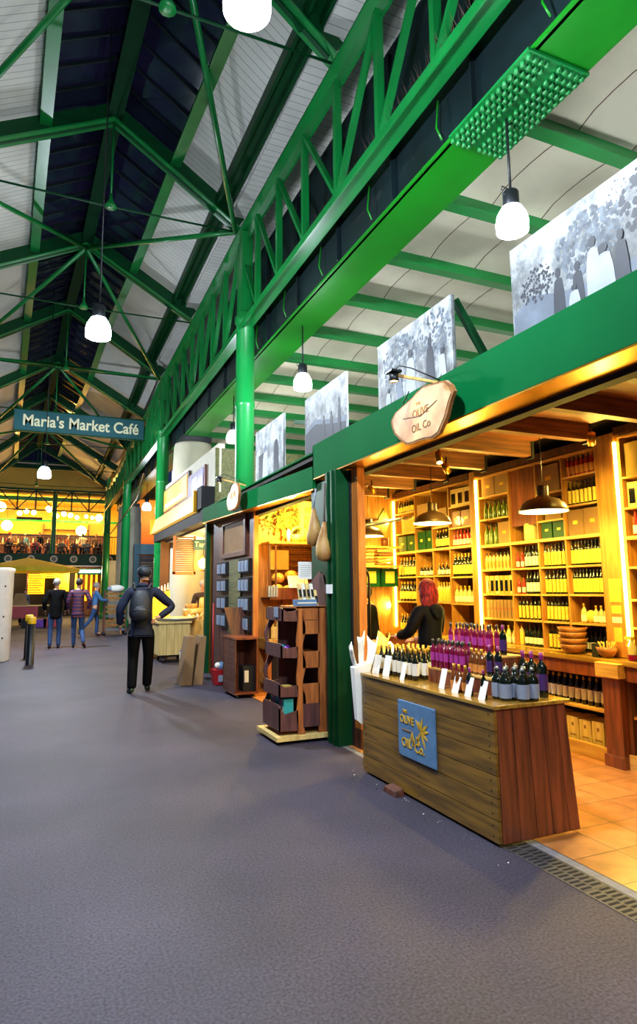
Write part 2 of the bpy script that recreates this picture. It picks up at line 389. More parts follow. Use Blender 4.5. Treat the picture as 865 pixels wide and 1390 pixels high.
LP = [1-1.08/(x-l) for x, l in zip(RX, LX)]
UPZ = .42
# white boarded roof, night glass, purlins: one object per side and bay band
wr = MB(); gr = MB(); wl = MB()
def quad(mb, a, b, c, d, k): mb.add([a, b, c, d, a+Vector((0, 0, .03)), b+Vector((0, 0, .03)), c+Vector((0, 0, .03)), d+Vector((0, 0, .03))], [(0, 1, 2, 3), (4, 5, 6, 7), (0, 1, 5, 4), (1, 2, 6, 5), (2, 3, 7, 6), (3, 0, 4, 7)], k)
def ext(fn, t, dz): return fn(0, t, dz)+Vector((0, -4.2, 0))
for i in range(-1, 8):
    def pr(t, j): 
        tt = t[max(j, 0)] if isinstance(t, list) else t
        return onr(j, tt, UPZ) if j >= 0 else ext(onr, tt, UPZ)
    def pl(t, j):
        tt = t[max(j, 0)] if isinstance(t, list) else t
        return onl(j, tt, UPZ) if j >= 0 else ext(onl, tt, UPZ)
    quad(wr, pr(0, i), pr(RP, i), pr(RP, i+1), pr(0, i+1), 'roofw')
    quad(wl, pl(0, i), pl(LP, i), pl(LP, i+1), pl(0, i+1), 'roofw')
    quad(gr, pr(RP, i), pr(1, i), pr(1, i+1), pr(RP, i+1), 'glass')
    quad(gr, pl(LP, i), pl(1, i), pl(1, i+1), pl(LP, i+1), 'glass')
struct(wr.build('ceiling_right')); struct(wl.build('ceiling_left')); struct(gr.build('window_1'))
def along(fn, tl, dz): 
    P = [fn(i, tl[i] if isinstance(tl, list) else tl, dz) for i in range(9)]
    return [P[0]+Vector((0, -4.2, 0))]+P
def purlin(name, pts, w, h, label, double=False, k='green'):
    mb = MB()
    for a, b in zip(pts, pts[1:]):
        if double:
            mb.beam(a+Vector((-.11, 0, 0)), b+Vector((-.11, 0, 0)), .05, h, k); mb.beam(a+Vector((.11, 0, 0)), b+Vector((.11, 0, 0)), .05, h, k)
            mb.beam(a+Vector((0, 0, h*.35)), b+Vector((0, 0, h*.35)), .24, .03, 'green_dk')
        else:
            mb.beam(a, b, w, h, k); mb.beam(a+Vector((0, 0, -h/2)), b+Vector((0, 0, -h/2)), w*2.1, .02, k)
    return one(mb, name, label, 'roof beam', 'long roof beams')
purlin('purlin', along(onr, RP, .27), .09, .22, 'green steel roof beam along the right edge of the roof glass')
purlin('purlin', along(onl, LP, .27), .09, .22, 'green steel roof beam along the left edge of the roof glass')
purlin('purlin', along(onr, .15, .27), .3, .2, 'dark green double roof beam between the right white roof panels', True, 'green_dk')
purlin('purlin', along(onl, .15, .27), .3, .2, 'dark green double roof beam between the left white roof panels', True, 'green_dk')
purlin('ridge_beam', along(onr, 1, .16), .12, .26, 'dark green ridge beam at the top of the arcade roof', False, 'green_m')
# glazing bars: part of the glass structure, real bars under the glass
gb = MB()
for i in range(8):
    n = 8
    for q in range(1, n):
        f = q/n
        for fn, tl in ((onr, RP), (onl, LP)):
            a = fn(i, tl[i], UPZ-.03).lerp(fn(i+1, tl[i+1], UPZ-.03), f); b = fn(i, 1, UPZ-.03).lerp(fn(i+1, 1, UPZ-.03), f)
            gb.beam(a, b, .035, .05, 'web')
struct(gb.build('window_2'))
# trusses
for i in range(9):
    lab = 'green roof truss spanning the arcade, ' + ['above and just before the picture top', 'passing the bright lamp at the top', 'nearest whole one, joining the round column', 'second whole one from the front', 'third whole one, behind the hanging centre lamp', 'fourth whole one, above the cafe sign', 'fifth whole one, just behind the cafe sign', 'sixth whole one, before the dark gable', 'last one, at the dark gable wall'][i]
    t = thing('roof_truss', lab, 'roof truss', (RX[i], YT[i], ZE[i]), 'roof trusses of the arcade')
    for fn, ex in ((onr, 0), (onl, 0)):
        a = fn(i, 0, .0); b = fn(i, 1, .0)
        mb = MB(); mb.beam(a+Vector((0, 0, .18)), b+Vector((0, 0, .18)), .06, .34, 'green_dk'); mb.beam(a+Vector((0, 0, .015)), b+Vector((0, 0, .015)), .24, .03, 'green')  # web in darker green than the flange: its shade is put into the colour
        c = fn(i, .24, .10); d = fn(i, .36, .22); 
        mb.beam(fn(i, .2, .0), fn(i, .36, .2), .05, .16, 'green_dk')
        mb.build('rafter', t)
    sag = -.04
    mid = Vector((RX[i], YT[i], ZE[i]+sag))
    mb = MB(); mb.tube([onr(i, 0, -.0), mid, onl(i, 0, -.0)], .018, 'green_dk', 6); mb.build('tie_rod', t)
    mb = MB(); mb.tube([onr(i, 1), mid], .02, 'green', 6); mb.lathe([(.0, .25), (.025, .24), (.035, .12), (.10, .01), (.1, -.02), (0, -.02)], 'green', mid.x, mid.y, 10, z0=mid.z); mb.build('king_rod', t)
# diagonal tubes between trusses, zigzagging between ridge and eave
for i in range(8):
    for fn, sd in ((onr, 'right'), (onl, 'left')):
        t = MB()
        if i % 2: t.tube([fn(i, 1, -.06), fn(i+1, .04, -.06)], .05, 'green', 8)
        else: t.tube([fn(i, .04, -.06), fn(i+1, 1, -.06)], .05, 'green', 8)
        one(t, 'diagonal_brace', f'green bracing tube under the {sd} roof slope, {ORD[i]} bay from the front', 'brace', 'diagonal roof braces')
# lattice girder under the right eave (and its twin on the left), one per bay
def lattice(i, xs, sign, nm, label):
    y0 = YT[i]; y1 = YT[i+1]; z0 = ZE[i]-.12; z1 = ZE[i+1]-.12
    b0 = 6.05-.004*max(0, y0-10); b1 = 6.05-.004*max(0, y1-10)
    t = thing('lattice_girder', label, 'girder', (xs[0], y0, b0), nm)
    X0, X1 = xs
    m = MB(); m.beam((X0, y0, z0), (X1, y1, z1), .22, .03, 'green'); m.beam((X0+.03, y0, z0-.12), (X1+.03, y1, z1-.12), .03, .22, 'green'); m.build('top_chord', t)
    m = MB(); m.beam((X0-.11, y0, b0-.02), (X1-.11, y1, b1-.02), .02, .1, 'green'); m.beam((X0, y0, b0), (X1, y1, b1), .22, .03, 'green'); m.beam((X0+.04, y0, b0+.12), (X1+.04, y1, b1+.12), .03, .22, 'green'); m.build('bottom_chord', t)
    n = 4
    for q in range(n):
        f0 = q/n; f1 = (q+1)/n
        L = lambda f, top: Vector((X0+(X1-X0)*f, y0+(y1-y0)*f, (z0-.12 if top else b0+.1)+((z1-z0) if top else (b1-b0))*f))
        m = MB(); m.beam(L(f1, 0), L(f1, 1), .07, .09, 'green', up=(1, 0, 0)); m.build('lattice_post', t)
        m = MB()
        if i % 2: q_a, q_b = L(f0, 0), L(f1, 1)
        else: q_a, q_b = L(f0, 1), L(f1, 0)
        m.beam(q_a, q_b, .045, .08, 'green', up=(1, 0, 0)); m.build('lattice_diagonal', t)
ext_ = [YT, ZE]
for i in range(8):
    lattice(i, (3.03, 3.03), 1, 'lattice girder bays along the right eave', f'green riveted lattice girder along the right eave, {ORD[i]} bay from the front')
    lattice(i, (LX[i], LX[i+1]), -1, 'lattice girder bays along the left eave', f'green riveted lattice girder along the left eave, {ORD[i]} bay from the front')
# anti-bird bristles on the bottom chord
br = MB(); rb = random.Random(5)
for k in range(1500):
    y = 2.2+k*.0115; x = 3.06+rb.uniform(-.05, .05); z = 6.24
    a = rb.uniform(-.5, .5); e = rb.uniform(-.3, .3)
    br.add([(x-.004, y-.006, z), (x+.004, y+.008, z), (x+a*.14, y+e*.14, z+.17)], [(0, 1, 2)], 'rust')
one(br, 'bird_bristles', 'brown bristles on the bottom flange of the right lattice girder', 'bristles', kind='stuff')
# round columns
for i, y in enumerate([2.1, 10.2, 18.6, 27.5, 36.6]):
    if i == 0: continue
    r = .165 if i == 1 else .18
    t = thing('round_column', f'tall round green cast iron column, {ORD[i-1]} from the front', 'column', (3.05, y, 0), 'round green columns')
    m = MB(); m.lathe([(r*1.35, 0), (r*1.35, .25), (r*1.05, .32), (r, .4), (r*.98, 4.6), (r*1.06, 4.62), (r*1.06, 4.68), (r*.98, 4.7), (r*.97, 6.1), (r*1.15, 6.14), (r*1.15, 6.22), (r*.8, 6.24), (0, 6.24)], 'green', 3.05, y, 24); m.build('shaft', t)
    m = MB(); m.box(3.05-.1, 3.05+.1, y-.1, y+.1, 6.2, 7.85, 'green'); m.box(3.05-.15, 3.05+.15, y-.15, y+.15, 6.18, 6.3, 'green'); m.build('head_post', t)
# plate girder with soffit
m = MB(); X0, X1, H0, H1 = 3.27, 3.84, 5.6, 7.45
Y0, Y1 = -2.5, 34
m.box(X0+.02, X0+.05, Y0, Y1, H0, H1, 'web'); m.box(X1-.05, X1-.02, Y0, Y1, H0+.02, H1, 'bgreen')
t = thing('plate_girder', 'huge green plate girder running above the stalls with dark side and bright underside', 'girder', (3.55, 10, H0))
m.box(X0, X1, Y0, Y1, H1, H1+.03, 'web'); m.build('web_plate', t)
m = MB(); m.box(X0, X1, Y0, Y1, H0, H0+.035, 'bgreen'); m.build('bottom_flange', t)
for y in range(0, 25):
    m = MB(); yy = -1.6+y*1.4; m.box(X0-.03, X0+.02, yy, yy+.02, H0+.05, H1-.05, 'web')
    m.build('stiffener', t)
    if y < 9: m = MB(); m.tube([(X0-.03, yy+.5, 6.1), (X0-.06, yy+.5, 5.8), (X0-.03, yy+.46, 5.66)], .01, 'bgreen', 5); m.build('pipe', t)
# rivet plate under the near end
m = MB(); m.box(3.22, 3.85, 3.28, 4.33, H0-.03, H0-.005, 'green'); m.build('rivet_plate', t)
m = MB()
for a in range(10):
    for b in range(15):
        if 3 <= a <= 5 and False: continue
        x = 3.265+a*.0605; y = 3.325+b*.0715
        if a in (4,) : continue
        m.lathe([(.021, 0), (.021, -.03), (.014, -.035), (0, -.036)], 'green', x, y, 8, z0=H0-.03)
rv = m.build('rivets', t); rv['kind'] = 'stuff'
# cream band above the girder and roof edge seen through the lattice
struct(MB().box(3.86, 3.95, -2.5, 34, 6.05, 8.2, 'cream').build('wall_upper'))
struct(MB().box(2.85, 3.95, -2.5, 37, 8.32, 8.37, 'roofw').build('ceiling_eave'))
# cream panelled ceiling above the stalls
cp = MB(); 
ys = [-1.06+k*1.275 for k in range(16)]
for k in range(15):
    a, b = ys[k], ys[k+1]; n = 6; nx = 4
    vs = []; 
    for ix in range(nx+1):
        for iy in range(n+1):
            f = iy/n; vs.append((3.8+ix*1.3, a+(b-a)*f, 5.83+.10*(sin(pi*f)**.5 if 0 < f < 1 else 0)))
    fs = [(ix*(n+1)+iy, ix*(n+1)+iy+1, (ix+1)*(n+1)+iy+1, (ix+1)*(n+1)+iy) for ix in range(nx) for iy in range(n)]
    cp.add(vs, fs, 'canvas', True)
    for ix in range(1, 4):
        x = 3.8+ix*.72
        cp.tube([(x, a+(b-a)*f/6, 5.828+.10*(sin(pi*f/6)**.5 if 0 < f < 6 else 0)) for f in range(7)], .006, 'rust', 4)
struct(cp.build('ceiling_canvas'))
struct(MB().box(3.8, 9.2, -2.5, 19, 6.0, 6.05, 'cream').build('ceiling_upper'))
for k in range(1, 16):
    y = ys[k]; nm = 'ceiling_beam'
    m = MB(); m.box(3.8, 9, y-.075, y+.075, 5.66, 5.68, 'green'); m.box(3.8, 9, y-.012, y+.012, 5.68, 5.84, 'green')
    one(m, nm, f'green cross beam under the cream panel ceiling, {ORD[k-1] if k<=14 else "fifteenth"} from the front', 'ceiling beam', 'cross beams under the cream ceiling')
struct(MB().box(9.0, 9.1, -2.5, 19, 0, 6.1, 'cream').build('wall_right'))
struct(MB().box(3.9, 9.1, 19, 19.1, 3.0, 6.1, 'cream').build('wall_rear'))
# pale pillars under the plate girder
for y, lab in ((16.95, 'wide pale plaster pillar under the girder behind the menu screens'), (31.0, 'far pale plaster pillar under the girder beyond the kiosk')):
    m = MB(); m.lathe([(.56, 0), (.56, 4.7), (.54, 4.72), (.52, 5.35), (.5, 5.4), (.5, 5.45), (0, 5.45)], 'beige', 3.6, y, 32); m.box(3.2, 4.0, y-.45, y+.45, 5.45, 5.6, 'black')
    one(m, 'round_pillar', lab, 'pillar', 'pale pillars under the girder')

# ------------------------------------------------------------------ lamps of the arcade
def light(name, kind, loc, energy, col, size=.1, parent=None, rot=None, spot=None, sy=None, blend=.5):
    l = bpy.data.lights.new(name, kind); l.energy = energy; l.color = col
    if kind in ('POINT', 'SPOT'): l.shadow_soft_size = size
    if kind == 'SPOT': l.spot_size = spot or 2; l.spot_blend = blend
    if kind == 'AREA':
        l.size = size
        if sy: l.shape = 'RECTANGLE'; l.size_y = sy
    o = bpy.data.objects.new(name, l); C.objects.link(o)
    if parent is not None: o.parent = parent; loc = Vector(loc)-Vector(parent['_o'])
    o.location = loc
    if rot: o.rotation_euler = rot
    return o
COOL = (.80, .90, 1.0); WARM = (1.0, .73, .13)
PW = 1.0
def bell_lamp(x, y, z, topz, label, e, s=1.0, d=.3):
    """z = centre of the lit bell"""
    t = thing('bell_lamp', label, 'lamp', (x, y, z), 'bright bell lamps of the market hall')
    r = d/2
    m = MB(); m.lathe([(r*.45, r*.95), (r*.62, r*.85), (r*.9, r*.35), (r, -.15*r), (r*.98, -.7*r), (r*.9, -.75*r), (0, -.78*r)], 'lampg', x, y, 24, z0=z); m.build('lit_bell', t)
    m = MB(); m.lathe([(0, r*2.0), (r*.42, r*2.0), (r*.5, r*1.9), (r*.5, r*1.0), (r*.47, r*.9), (0, r*.9)], 'lamph', x, y, 16, z0=z); m.build('housing', t)
    m = MB(); m.tube([(x, y, z+r*2.0), (x, y, topz)], .012, 'black', 6); m.tube([(x-.02, y, z+r*2.1), (x-.09, y, z+r*2.2), (x-.1, y, z+r*1.9), (x-.05, y, z+r*1.6)], .006, 'black', 5); m.build('cable', t)
    light('lamp_light', 'POINT', (x, y, z-r*1.15), e, COOL, .12, t)
    return t
E0 = 560
bell_lamp(.98, 3.3, 5.12, 9.6, 'bright bell lamp hanging at the very top of the picture', E0)
bell_lamp(.5, 8.5, 4.95, 9.7, 'bright bell lamp hanging from the ridge before the cafe sign', E0, d=.33)
bell_lamp(-.14, 17.5, 4.52, 9.6, 'small bright bell lamp above the balcony in the distance', E0*1.7, d=.33)
bell_lamp(3.55, 3.93, 4.6, 5.6, 'bright bell lamp hanging under the rivet plate beside the largest photograph', 190, d=.275)
bell_lamp(3.55, 8.75, 4.67, 5.6, 'bright bell lamp between the second and third photographs', 190, d=.29)
bell_lamp(3.55, 12.7, 4.7, 5.6, 'bright bell lamp half hidden behind the nearest round column', 190, d=.3)
bell_lamp(3.5, 24.8, 4.7, 5.6, 'far bright bell lamp under the girder left of the second column', 190, d=.33)
# unseen lamp added behind the camera to light the near floor
for y in (-2.2, ):
    bell_lamp(1.2, y, 5.1, 9.6, 'unseen bell lamp added behind the viewpoint', E0*1.2)

# ------------------------------------------------------------------ near shop: shell
struct(MB().box(4.95, 5.0, -3, 7.9, 0, 3.0, 'darkin').build('wall_shop_back'))
struct(MB().box(3.42, 4.95, 7.84, 7.92, 0, 2.93, 'wallp').build('wall_shop_left'))
struct(MB().box(2.76, 4.95, -3, 9.3, 2.94, 3.02, 'darkin').build('ceiling_shop_roof'))
struct(MB().box(2.86, 4.12, -3, 7.84, 2.82, 2.84, 'ply').build('ceiling_shop'))
yj = [1.9, 2.55, 3.2, 3.82, 4.5, 5.18, 5.86, 6.54, 7.2]
for i, y in enumerate(yj):
    m = MB(); m.box(3.0, 4.12, y-.04, y+.04, 2.68, 2.82, 'joist'); m.box(4.1, 4.13, y-.045, y+.045, 2.66, 2.84, 'blackm')
    one(m, 'ceiling_joist', f'orange timber joist under the shop ceiling, {ORD[i]} from the picture right', 'joist', 'timber joists of the shop ceiling')
# fascia of the near shop
t = thing('shop_fascia', 'long deep green fascia board of the near shop with gold underside painted as reflection', 'fascia', (2.7, 2, 2.62))
m = MB(); m.box(2.66, 2.70, -2.5, 6.28, 2.68, 3.03, 'fgreen'); m.box(2.66, 2.80, -2.5, 6.28, 3.03, 3.05, 'fgreen'); m.box(2.66, 2.8, 6.26, 6.28, 2.68, 3.03, 'fgreen'); m.build('face_board', t)
m = MB(); m.box(2.662, 2.90, -2.5, 6.27, 2.665, 2.68, 'brass'); m.build('gold_reflection_strip', t)  # gold metal stands in for warm shop light reflected in the green underside
m = MB(); m.box(2.90, 2.99, -2.5, 6.27, 2.63, 2.80, 'blackm'); m.build('shutter_housing', t)
m = MB(); m.box(2.80, 2.84, -2.5, 6.27, 2.80, 3.10, 'fgreen'); m.build('upper_rail', t)
# photographs on the fascia
def people_blob(mb, y, z, h, k, x, w=.35, head='gd'):
    DC[0] += .0007; x = x-DC[0]
    # a standing or sitting figure as flat printed shapes
    mb.prism([(y-w*h*.5, z), (y+w*h*.5, z), (y+w*h*.42, z+h*.55), (y+w*h*.3, z+h*.78), (y, z+h*.84), (y-w*h*.3, z+h*.78), (y-w*h*.42, z+h*.5)], k, 'x', x-.0012, x)
    n = 8; mb.prism([(y+w*h*.22*cos(2*pi*j/n), z+h*.92+h*.1*sin(2*pi*j/n)) for j in range(n)], head, 'x', x-.0018, x)
def tree_blob(mb, y, z, r, x, rnd, k='leaved', n=40, lim=(-9, 9, 3.71)):
    lim = LIM[0]
    for _ in range(n):
        a = rnd.uniform(0, 2*pi); q = r*sqrt(rnd.random()); cy = y+q*cos(a); cz = z+q*sin(a)*.8; s = r*rnd.uniform(.03, .09)
        if cz+s*1.2 > lim[2] or cy-s*1.2 < lim[0] or cy+s*1.2 > lim[1]: continue
        mb.prism([(cy+s*cos(2*pi*j/6+a)*rnd.uniform(.6, 1.2), cz+s*sin(2*pi*j/6+a)) for j in range(6)], k, 'x', x-.0006-.0003*rnd.random(), x)
DC = [0]
LIM = [(-9, 9, 9)]
def photo(y0, y1, z0, z1, mat, label, fn, x=2.79):
    t = thing('photograph_panel', label, 'photograph', (x, (y0+y1)/2, z0), 'black and white photographs standing on the fascia')
    m = MB(); m.box(x, x+.018, y0, y1, z0, z1, mat); m.build('print', t)
    LIM[0] = (y0, y1, z1); DC[0] = 0
    m = MB(); fn(m, x); 
    if m.v:
        p = m.build('printed_figures', t)
    m = MB(); m.box(x+.018, x+.03, y0, y0+.03, z0, z1, 'steel'); m.box(x+.018, x+.03, y1-.03, y1, z0, z1, 'steel'); m.beam((x+.03, (y0+y1)/2, z1-.15), (x+.28, (y0+y1)/2, 3.03), .03, .03, 'green_dk'); m.build('back_frame', t)
def f1(m, x):
    r = random.Random(2)
    y1, z0 = 3.13, 3.08
    m.prism([(3.12, 3.08), (3.12, 3.26), (2.95, 3.33), (2.7, 3.24), (2.4, 3.2), (1.2, 3.2), (1.2, 3.08)], 'gm', 'x', x-.0005, x)
    tree_blob(m, 2.9, 3.38, .15, x, r, 'gd', 160); tree_blob(m, 2.48, 3.45, .24, x, r, 'leaved', 300); tree_blob(m, 1.95, 3.5, .3, x, r, 'gd', 260); tree_blob(m, 2.25, 3.62, .1, x, r, 'leaved', 30)
    people_blob(m, 2.72, 3.06, .34, 'gd', x, .3); people_blob(m, 2.57, 3.05, .32, 'gd', x, .3); people_blob(m, 2.45, 3.1, .36, 'gl', x, .32); people_blob(m, 2.38, 3.08, .30, 'gl', x, .5); people_blob(m, 2.6, 3.04, .2, 'gl', x, .5)
    people_blob(m, 2.05, 3.04, .33, 'gl', x, .6); people_blob(m, 2.26, 3.06, .34, 'gd', x, .3); people_blob(m, 1.82, 3.1, .36, 'gd', x, .4); people_blob(m, 1.68, 3.04, .26, 'gl', x, .6); people_blob(m, 1.5, 3.08, .32, 'gd', x, .4)
def f2(m, x):
    r = random.Random(4)
    tree_blob(m, 4.6, 3.45, .3, x, r, 'leaved', 200); tree_blob(m, 4.05, 3.5, .25, x, r, 'leaved', 160)
    people_blob(m, 4.12, 3.08, .42, 'gd', x, .32); people_blob(m, 4.42, 3.1, .4, 'gl', x, .4); people_blob(m, 4.6, 3.05, .34, 'gm', x, .3); people_blob(m, 3.95, 3.05, .3, 'gl', x, .35); people_blob(m, 4.8, 3.02, .25, 'gl', x, .4)
def f3(m, x):
    m.prism([(6.8, 3.0), (6.8, 3.3), (6.5, 3.36), (6.0, 3.25), (5.69, 3.2), (5.69, 3.0)], 'gd', 'x', x-.0005, x); m.prism([(6.8, 3.3), (6.8, 3.36), (6.5, 3.42), (6.0, 3.3), (5.69, 3.27), (5.69, 3.2), (6.0, 3.25), (6.5, 3.36)], 'gm', 'x', x-.0005, x)
    people_blob(m, 6.25, 3.15, .25, 'gd', x, .3); people_blob(m, 6.05, 3.1, .3, 'gd', x, .3); people_blob(m, 5.85, 3.1, .4, 'gd', x, .2)
def f4(m, x):
    people_blob(m, 8.3, 3.0, .5, 'gl', x, .5, 'gm'); people_blob(m, 7.85, 3.0, .6, 'gd', x, .35, 'gl'); m.prism([(8.6, 3.0), (8.6, 3.4), (8.3, 3.42), (8.2, 3.0)], 'gd', 'x', x-.0005, x)
photo(.9, 3.13, 3.035, 3.73, 'photo1', 'largest black and white photograph, people gathered under trees, at picture right', f1)
photo(3.81, 4.99, 3.035, 3.735, 'photo2', 'black and white photograph behind the bracket lamp and hanging tree slice', f2)
photo(5.69, 6.81, 2.95, 3.735, 'photo3', 'black and white photograph third from the right beside a bell lamp', f3)
photo(7.56, 8.75, 2.9, 3.785, 'photo4', 'black and white photograph just right of the nearest round column', f4)
m = MB(); m.beam((2.86, 3.86, 3.72), (3.3, 3.86, 3.05), .05, .05, 'green_dk')
one(m, 'strut', 'dark green slanting strut behind the second photograph', 'strut')
m = MB(); m.beam((2.86, 7.3, 3.6), (3.2, 5.2, 3.05), .05, .05, 'green_dk')
one(m, 'strut', 'dark green slanting strut between the third and fourth photographs', 'strut')

# hanging tree slice shop sign with its bracket lamp
def slice_sign(y, z, ry, rz, x, label, lampl, seed, words):
    r = random.Random(seed); n = 26
    t = thing('tree_slice_sign', label, 'sign', (x, y, z), 'hanging tree slice signs')
    P = []
    for j in range(n):
        a = 2*pi*j/n; w = 1+.10*sin(2*a+1+seed)+.08*sin(3*a+seed)+.04*sin(5*a)+r.uniform(-.04, .04)
        P.append((y+ry*cos(a)*w, z+rz*sin(a)*w))
    m = MB(); m.prism(P, 'bark', 'x', x, x+.03); bk = m.build('bark_rim', t)
    Q = [(y+(p[0]-y)*.93, z+(p[1]-z)*.93) for p in P]
    m = MB(); m.prism(Q, 'slice', 'x', x-.004, x+.002); m.build('slice_face', t)
    if words:
        text('lettering', 'THE', .035, 'engr', (x-.005, y+.03, z+rz*.42), FACEX, t, .001)
        text('lettering', 'OLIVE', .085, 'engr', (x-.005, y, z+rz*.1), FACEX, t, .001, .001)
        text('lettering', 'OIL Co', .085, 'engr', (x-.005, y, z-rz*.4), FACEX, t, .001, .001)
        m = MB(); m.tube([(x-.006, y+.25, z+.03), (x-.006, y, z-.01), (x-.006, y-.22, z+.05)], .003, 'engr', 4); m.build('crack', t)
    else:
        text('lettering', 'OLIVE', .12, 'engr', (x-.005, y, z+.03), FACEX, t, .001, .001)
    for s in (-1, 1):
        m = MB(); yy = y+s*ry*.6; zz = z+rz*.72
        m.tube([(x+.01, yy+.03*cos(2*pi*j/10), zz+.03*sin(2*pi*j/10)+.0) for j in range(11)], .004, 'iron', 5); m.tube([(x+.012, yy, zz+.03), (x+.05, yy+.01, zz+.10)], .004, 'iron', 5); m.build('ring', bk)
    lx = x-.20; ly = y+.05; lz = z+rz*1.22
    t2 = thing('bracket_lamp', lampl, 'lamp', (2.66, y-.12, 3.0), 'bracket lamps over the tree slice signs')
    m = MB(); m.beam((2.66, y-.12, 3.0), (lx+.02, ly, lz+.03), .018, .02, 'shelf'); m.build('arm', t2)
    m = MB(); m.lathe([(.0, .07), (.035, .07), (.04, .0), (.034, -.005)], 'black', lx, ly, 14, z0=lz-.02); m.box(lx-.045, lx+.045, ly-.05, ly+.05, lz+.045, lz+.06, 'black'); lh = m.build('lamp_head', t2)
    m = MB(); m.lathe([(.032, 0), (0, .0)], 'bulb', lx, ly, 12, z0=lz-.015); m.build('lit_bulb', lh)
    m = MB(); m.tube([(lx, ly, lz+.06), (lx+.04, ly-.02, lz+.1), (lx+.12, ly-.06, lz+.08), (2.66, y-.12, 3.02)], .005, 'black', 5); m.build('cable', t2)
    light('bracket_light', 'SPOT', (lx+.01, ly, lz-.03), 7, (1, .66, .28), .03, t2, (radians(-8), radians(-28), 0), radians(100), blend=.8)
slice_sign(3.93, 2.775, .385, .225, 2.56, 'large irregular tree slice sign hanging on the near green fascia', 'black bracket lamp over the large tree slice sign', 1.0, True)
slice_sign(8.93, 2.83, .33, .2, 2.5, 'small narrow tree slice sign hanging on the farther fascia', 'small bracket lamp over the farther tree slice sign', 2.2, False)

# ------------------------------------------------------------------ posts
t = thing('shop_post', 'broad dark green steel post between the two shop openings', 'post', (2.72, 5.85, 0))
m = MB(); m.box(2.62, 2.76, 5.60, 5.86, 0, 2.66, 'green_dk'); m.box(2.60, 2.62, 5.66, 5.69, 0, 2.66, 'green_dk'); m.box(2.60, 2.62, 5.77, 5.80, 0, 2.66, 'green_dk'); m.box(2.76, 2.80, 5.56, 5.60, 0, 2.66, 'blackm'); m.build('post', t)
m = MB(); m.box(2.70, 2.76, 5.86, 6.42, 0, 2.62, 'green_dk'); m.build('side_panel', t)
m = MB(); m.box(2.592, 2.6, 5.66, 5.8, 1.43, 1.52, 'white'); one(m, 'label_plate', 'small white plate on the broad dark green post', 'plate')
m = MB(); m.box(2.77, 2.85, 5.42, 5.55, 0, 2.66, 'wpost'); m.box(2.76, 2.86, 5.41, 5.56, 0, .18, 'wbrown')
one(m, 'timber_post', 'orange timber post inside the near shop opening', 'post')

# ------------------------------------------------------------------ bottle prototypes
def lab_band(mb, r, z0, z1, k, n=12): mb.lathe([(r, z0), (r, z1)], k, n=n)
def bottle(kind, glass, lab, cap, h, r, capname='cap', n=12, labz=(.14, .5)):
    t = thing('bottle', 'x', 'bottle', (0, 0, 0))
    m = MB()
    if kind == 'tall': prof = [(0, 0), (r*.95, 0), (r, .01), (r, h*.66), (r*.85, h*.72), (r*.38, h*.79), (r*.34, h*.9)]
    elif kind == 'wine': prof = [(0, 0), (r*.95, 0), (r, .01), (r, h*.56), (r*.8, h*.66), (r*.36, h*.78), (r*.34, h*.93)]
    elif kind == 'flask': prof = [(0, 0), (r*.8, 0), (r, .02), (r, h*.5), (r*.7, h*.68), (r*.3, h*.8), (r*.3, h*.9)]
    elif kind == 'jug': prof = [(0, 0), (r*.9, 0), (r, .015), (r*1.0, h*.58), (r*.9, h*.66), (r*.4, h*.72), (r*.4, h*.86)]
    m.lathe(prof, glass, n=n); b = m.build('glass_body', t)
    top = prof[-1][1]; nr = prof[-1][0]
    m = MB(); m.lathe([(nr*1.12, top-h*.06), (nr*1.2, top), (nr*1.2, h), (0, h)], cap, n=10); m.build(capname, t)
    if lab: m = MB(); lab_band(m, r*1.015, h*labz[0], h*labz[1], lab, n); m.build('label', t)
    return t
BP = {}
def proto(key, *a, **k): BP[key] = [bottle(*a, **k), False]
proto('oilY', 'tall', 'oil', 'lyel', 'capblk', .235, .0165, labz=(.08, .62))
proto('oilW', 'tall', 'oil', 'lwhite', 'capblk', .235, .018, labz=(.1, .5))
proto('redW', 'tall', 'redb', 'lwhite', 'capred', .20, .022, labz=(.1, .42))
proto('orgW', 'tall', 'redb', 'lorange', 'capgold', .21, .023, labz=(.12, .5))
proto('olv', 'wine', 'olive', None, 'capblk', .2, .027)
proto('olvL', 'wine', 'oil', 'lyel', 'capgold', .215, .027, labz=(.12, .5))
proto('clr', 'flask', 'clear', 'lwhite', 'capgold', .18, .03, labz=(.1, .42))
proto('pale', 'tall', 'clear', 'lyel', 'capgold', .225, .025, labz=(.08, .6))
proto('pinkL', 'tall', 'clear', 'lorange', 'capblk', .19, .021, labz=(.1, .5))
proto('mini', 'wine', 'oil', 'lwhite', 'capgold', .12, .018, labz=(.1, .45))
proto('dark', 'wine', 'oil', 'lwhite', 'capblk', .22, .026, labz=(.14, .42))
proto('darkG', 'wine', 'oil', 'lwhite', 'capgold', .26, .03, labz=(.16, .55))
proto('jug', 'jug', 'amber', 'lyel', 'capgold', .2, .04, labz=(.1, .5))
proto('pink', 'tall', 'pink', 'lpink', 'capblk', .205, .0205, labz=(.26, .54))
proto('amb', 'flask', 'amber', 'lorange', 'capgold', .17, .026, labz=(.1, .4))
proto('purp', 'tall', 'oil', 'lpurp', 'cappur', .25, .031, labz=(.16, .52))
proto('plum', 'wine', 'oil', None, 'cappur', .24, .028)
GRP = {}
def put(key, x, y, z, label, group, rz=0, sc=1.0):
    p, used = BP[key]
    if not used:
        p.location = (x, y, z); p.rotation_euler = (0, 0, rz); p['label'] = label; p['group'] = group; p.scale = (sc,)*3; BP[key][1] = True; return p
    return copy_tree(p, (x, y, z), rz, label, group, sc)
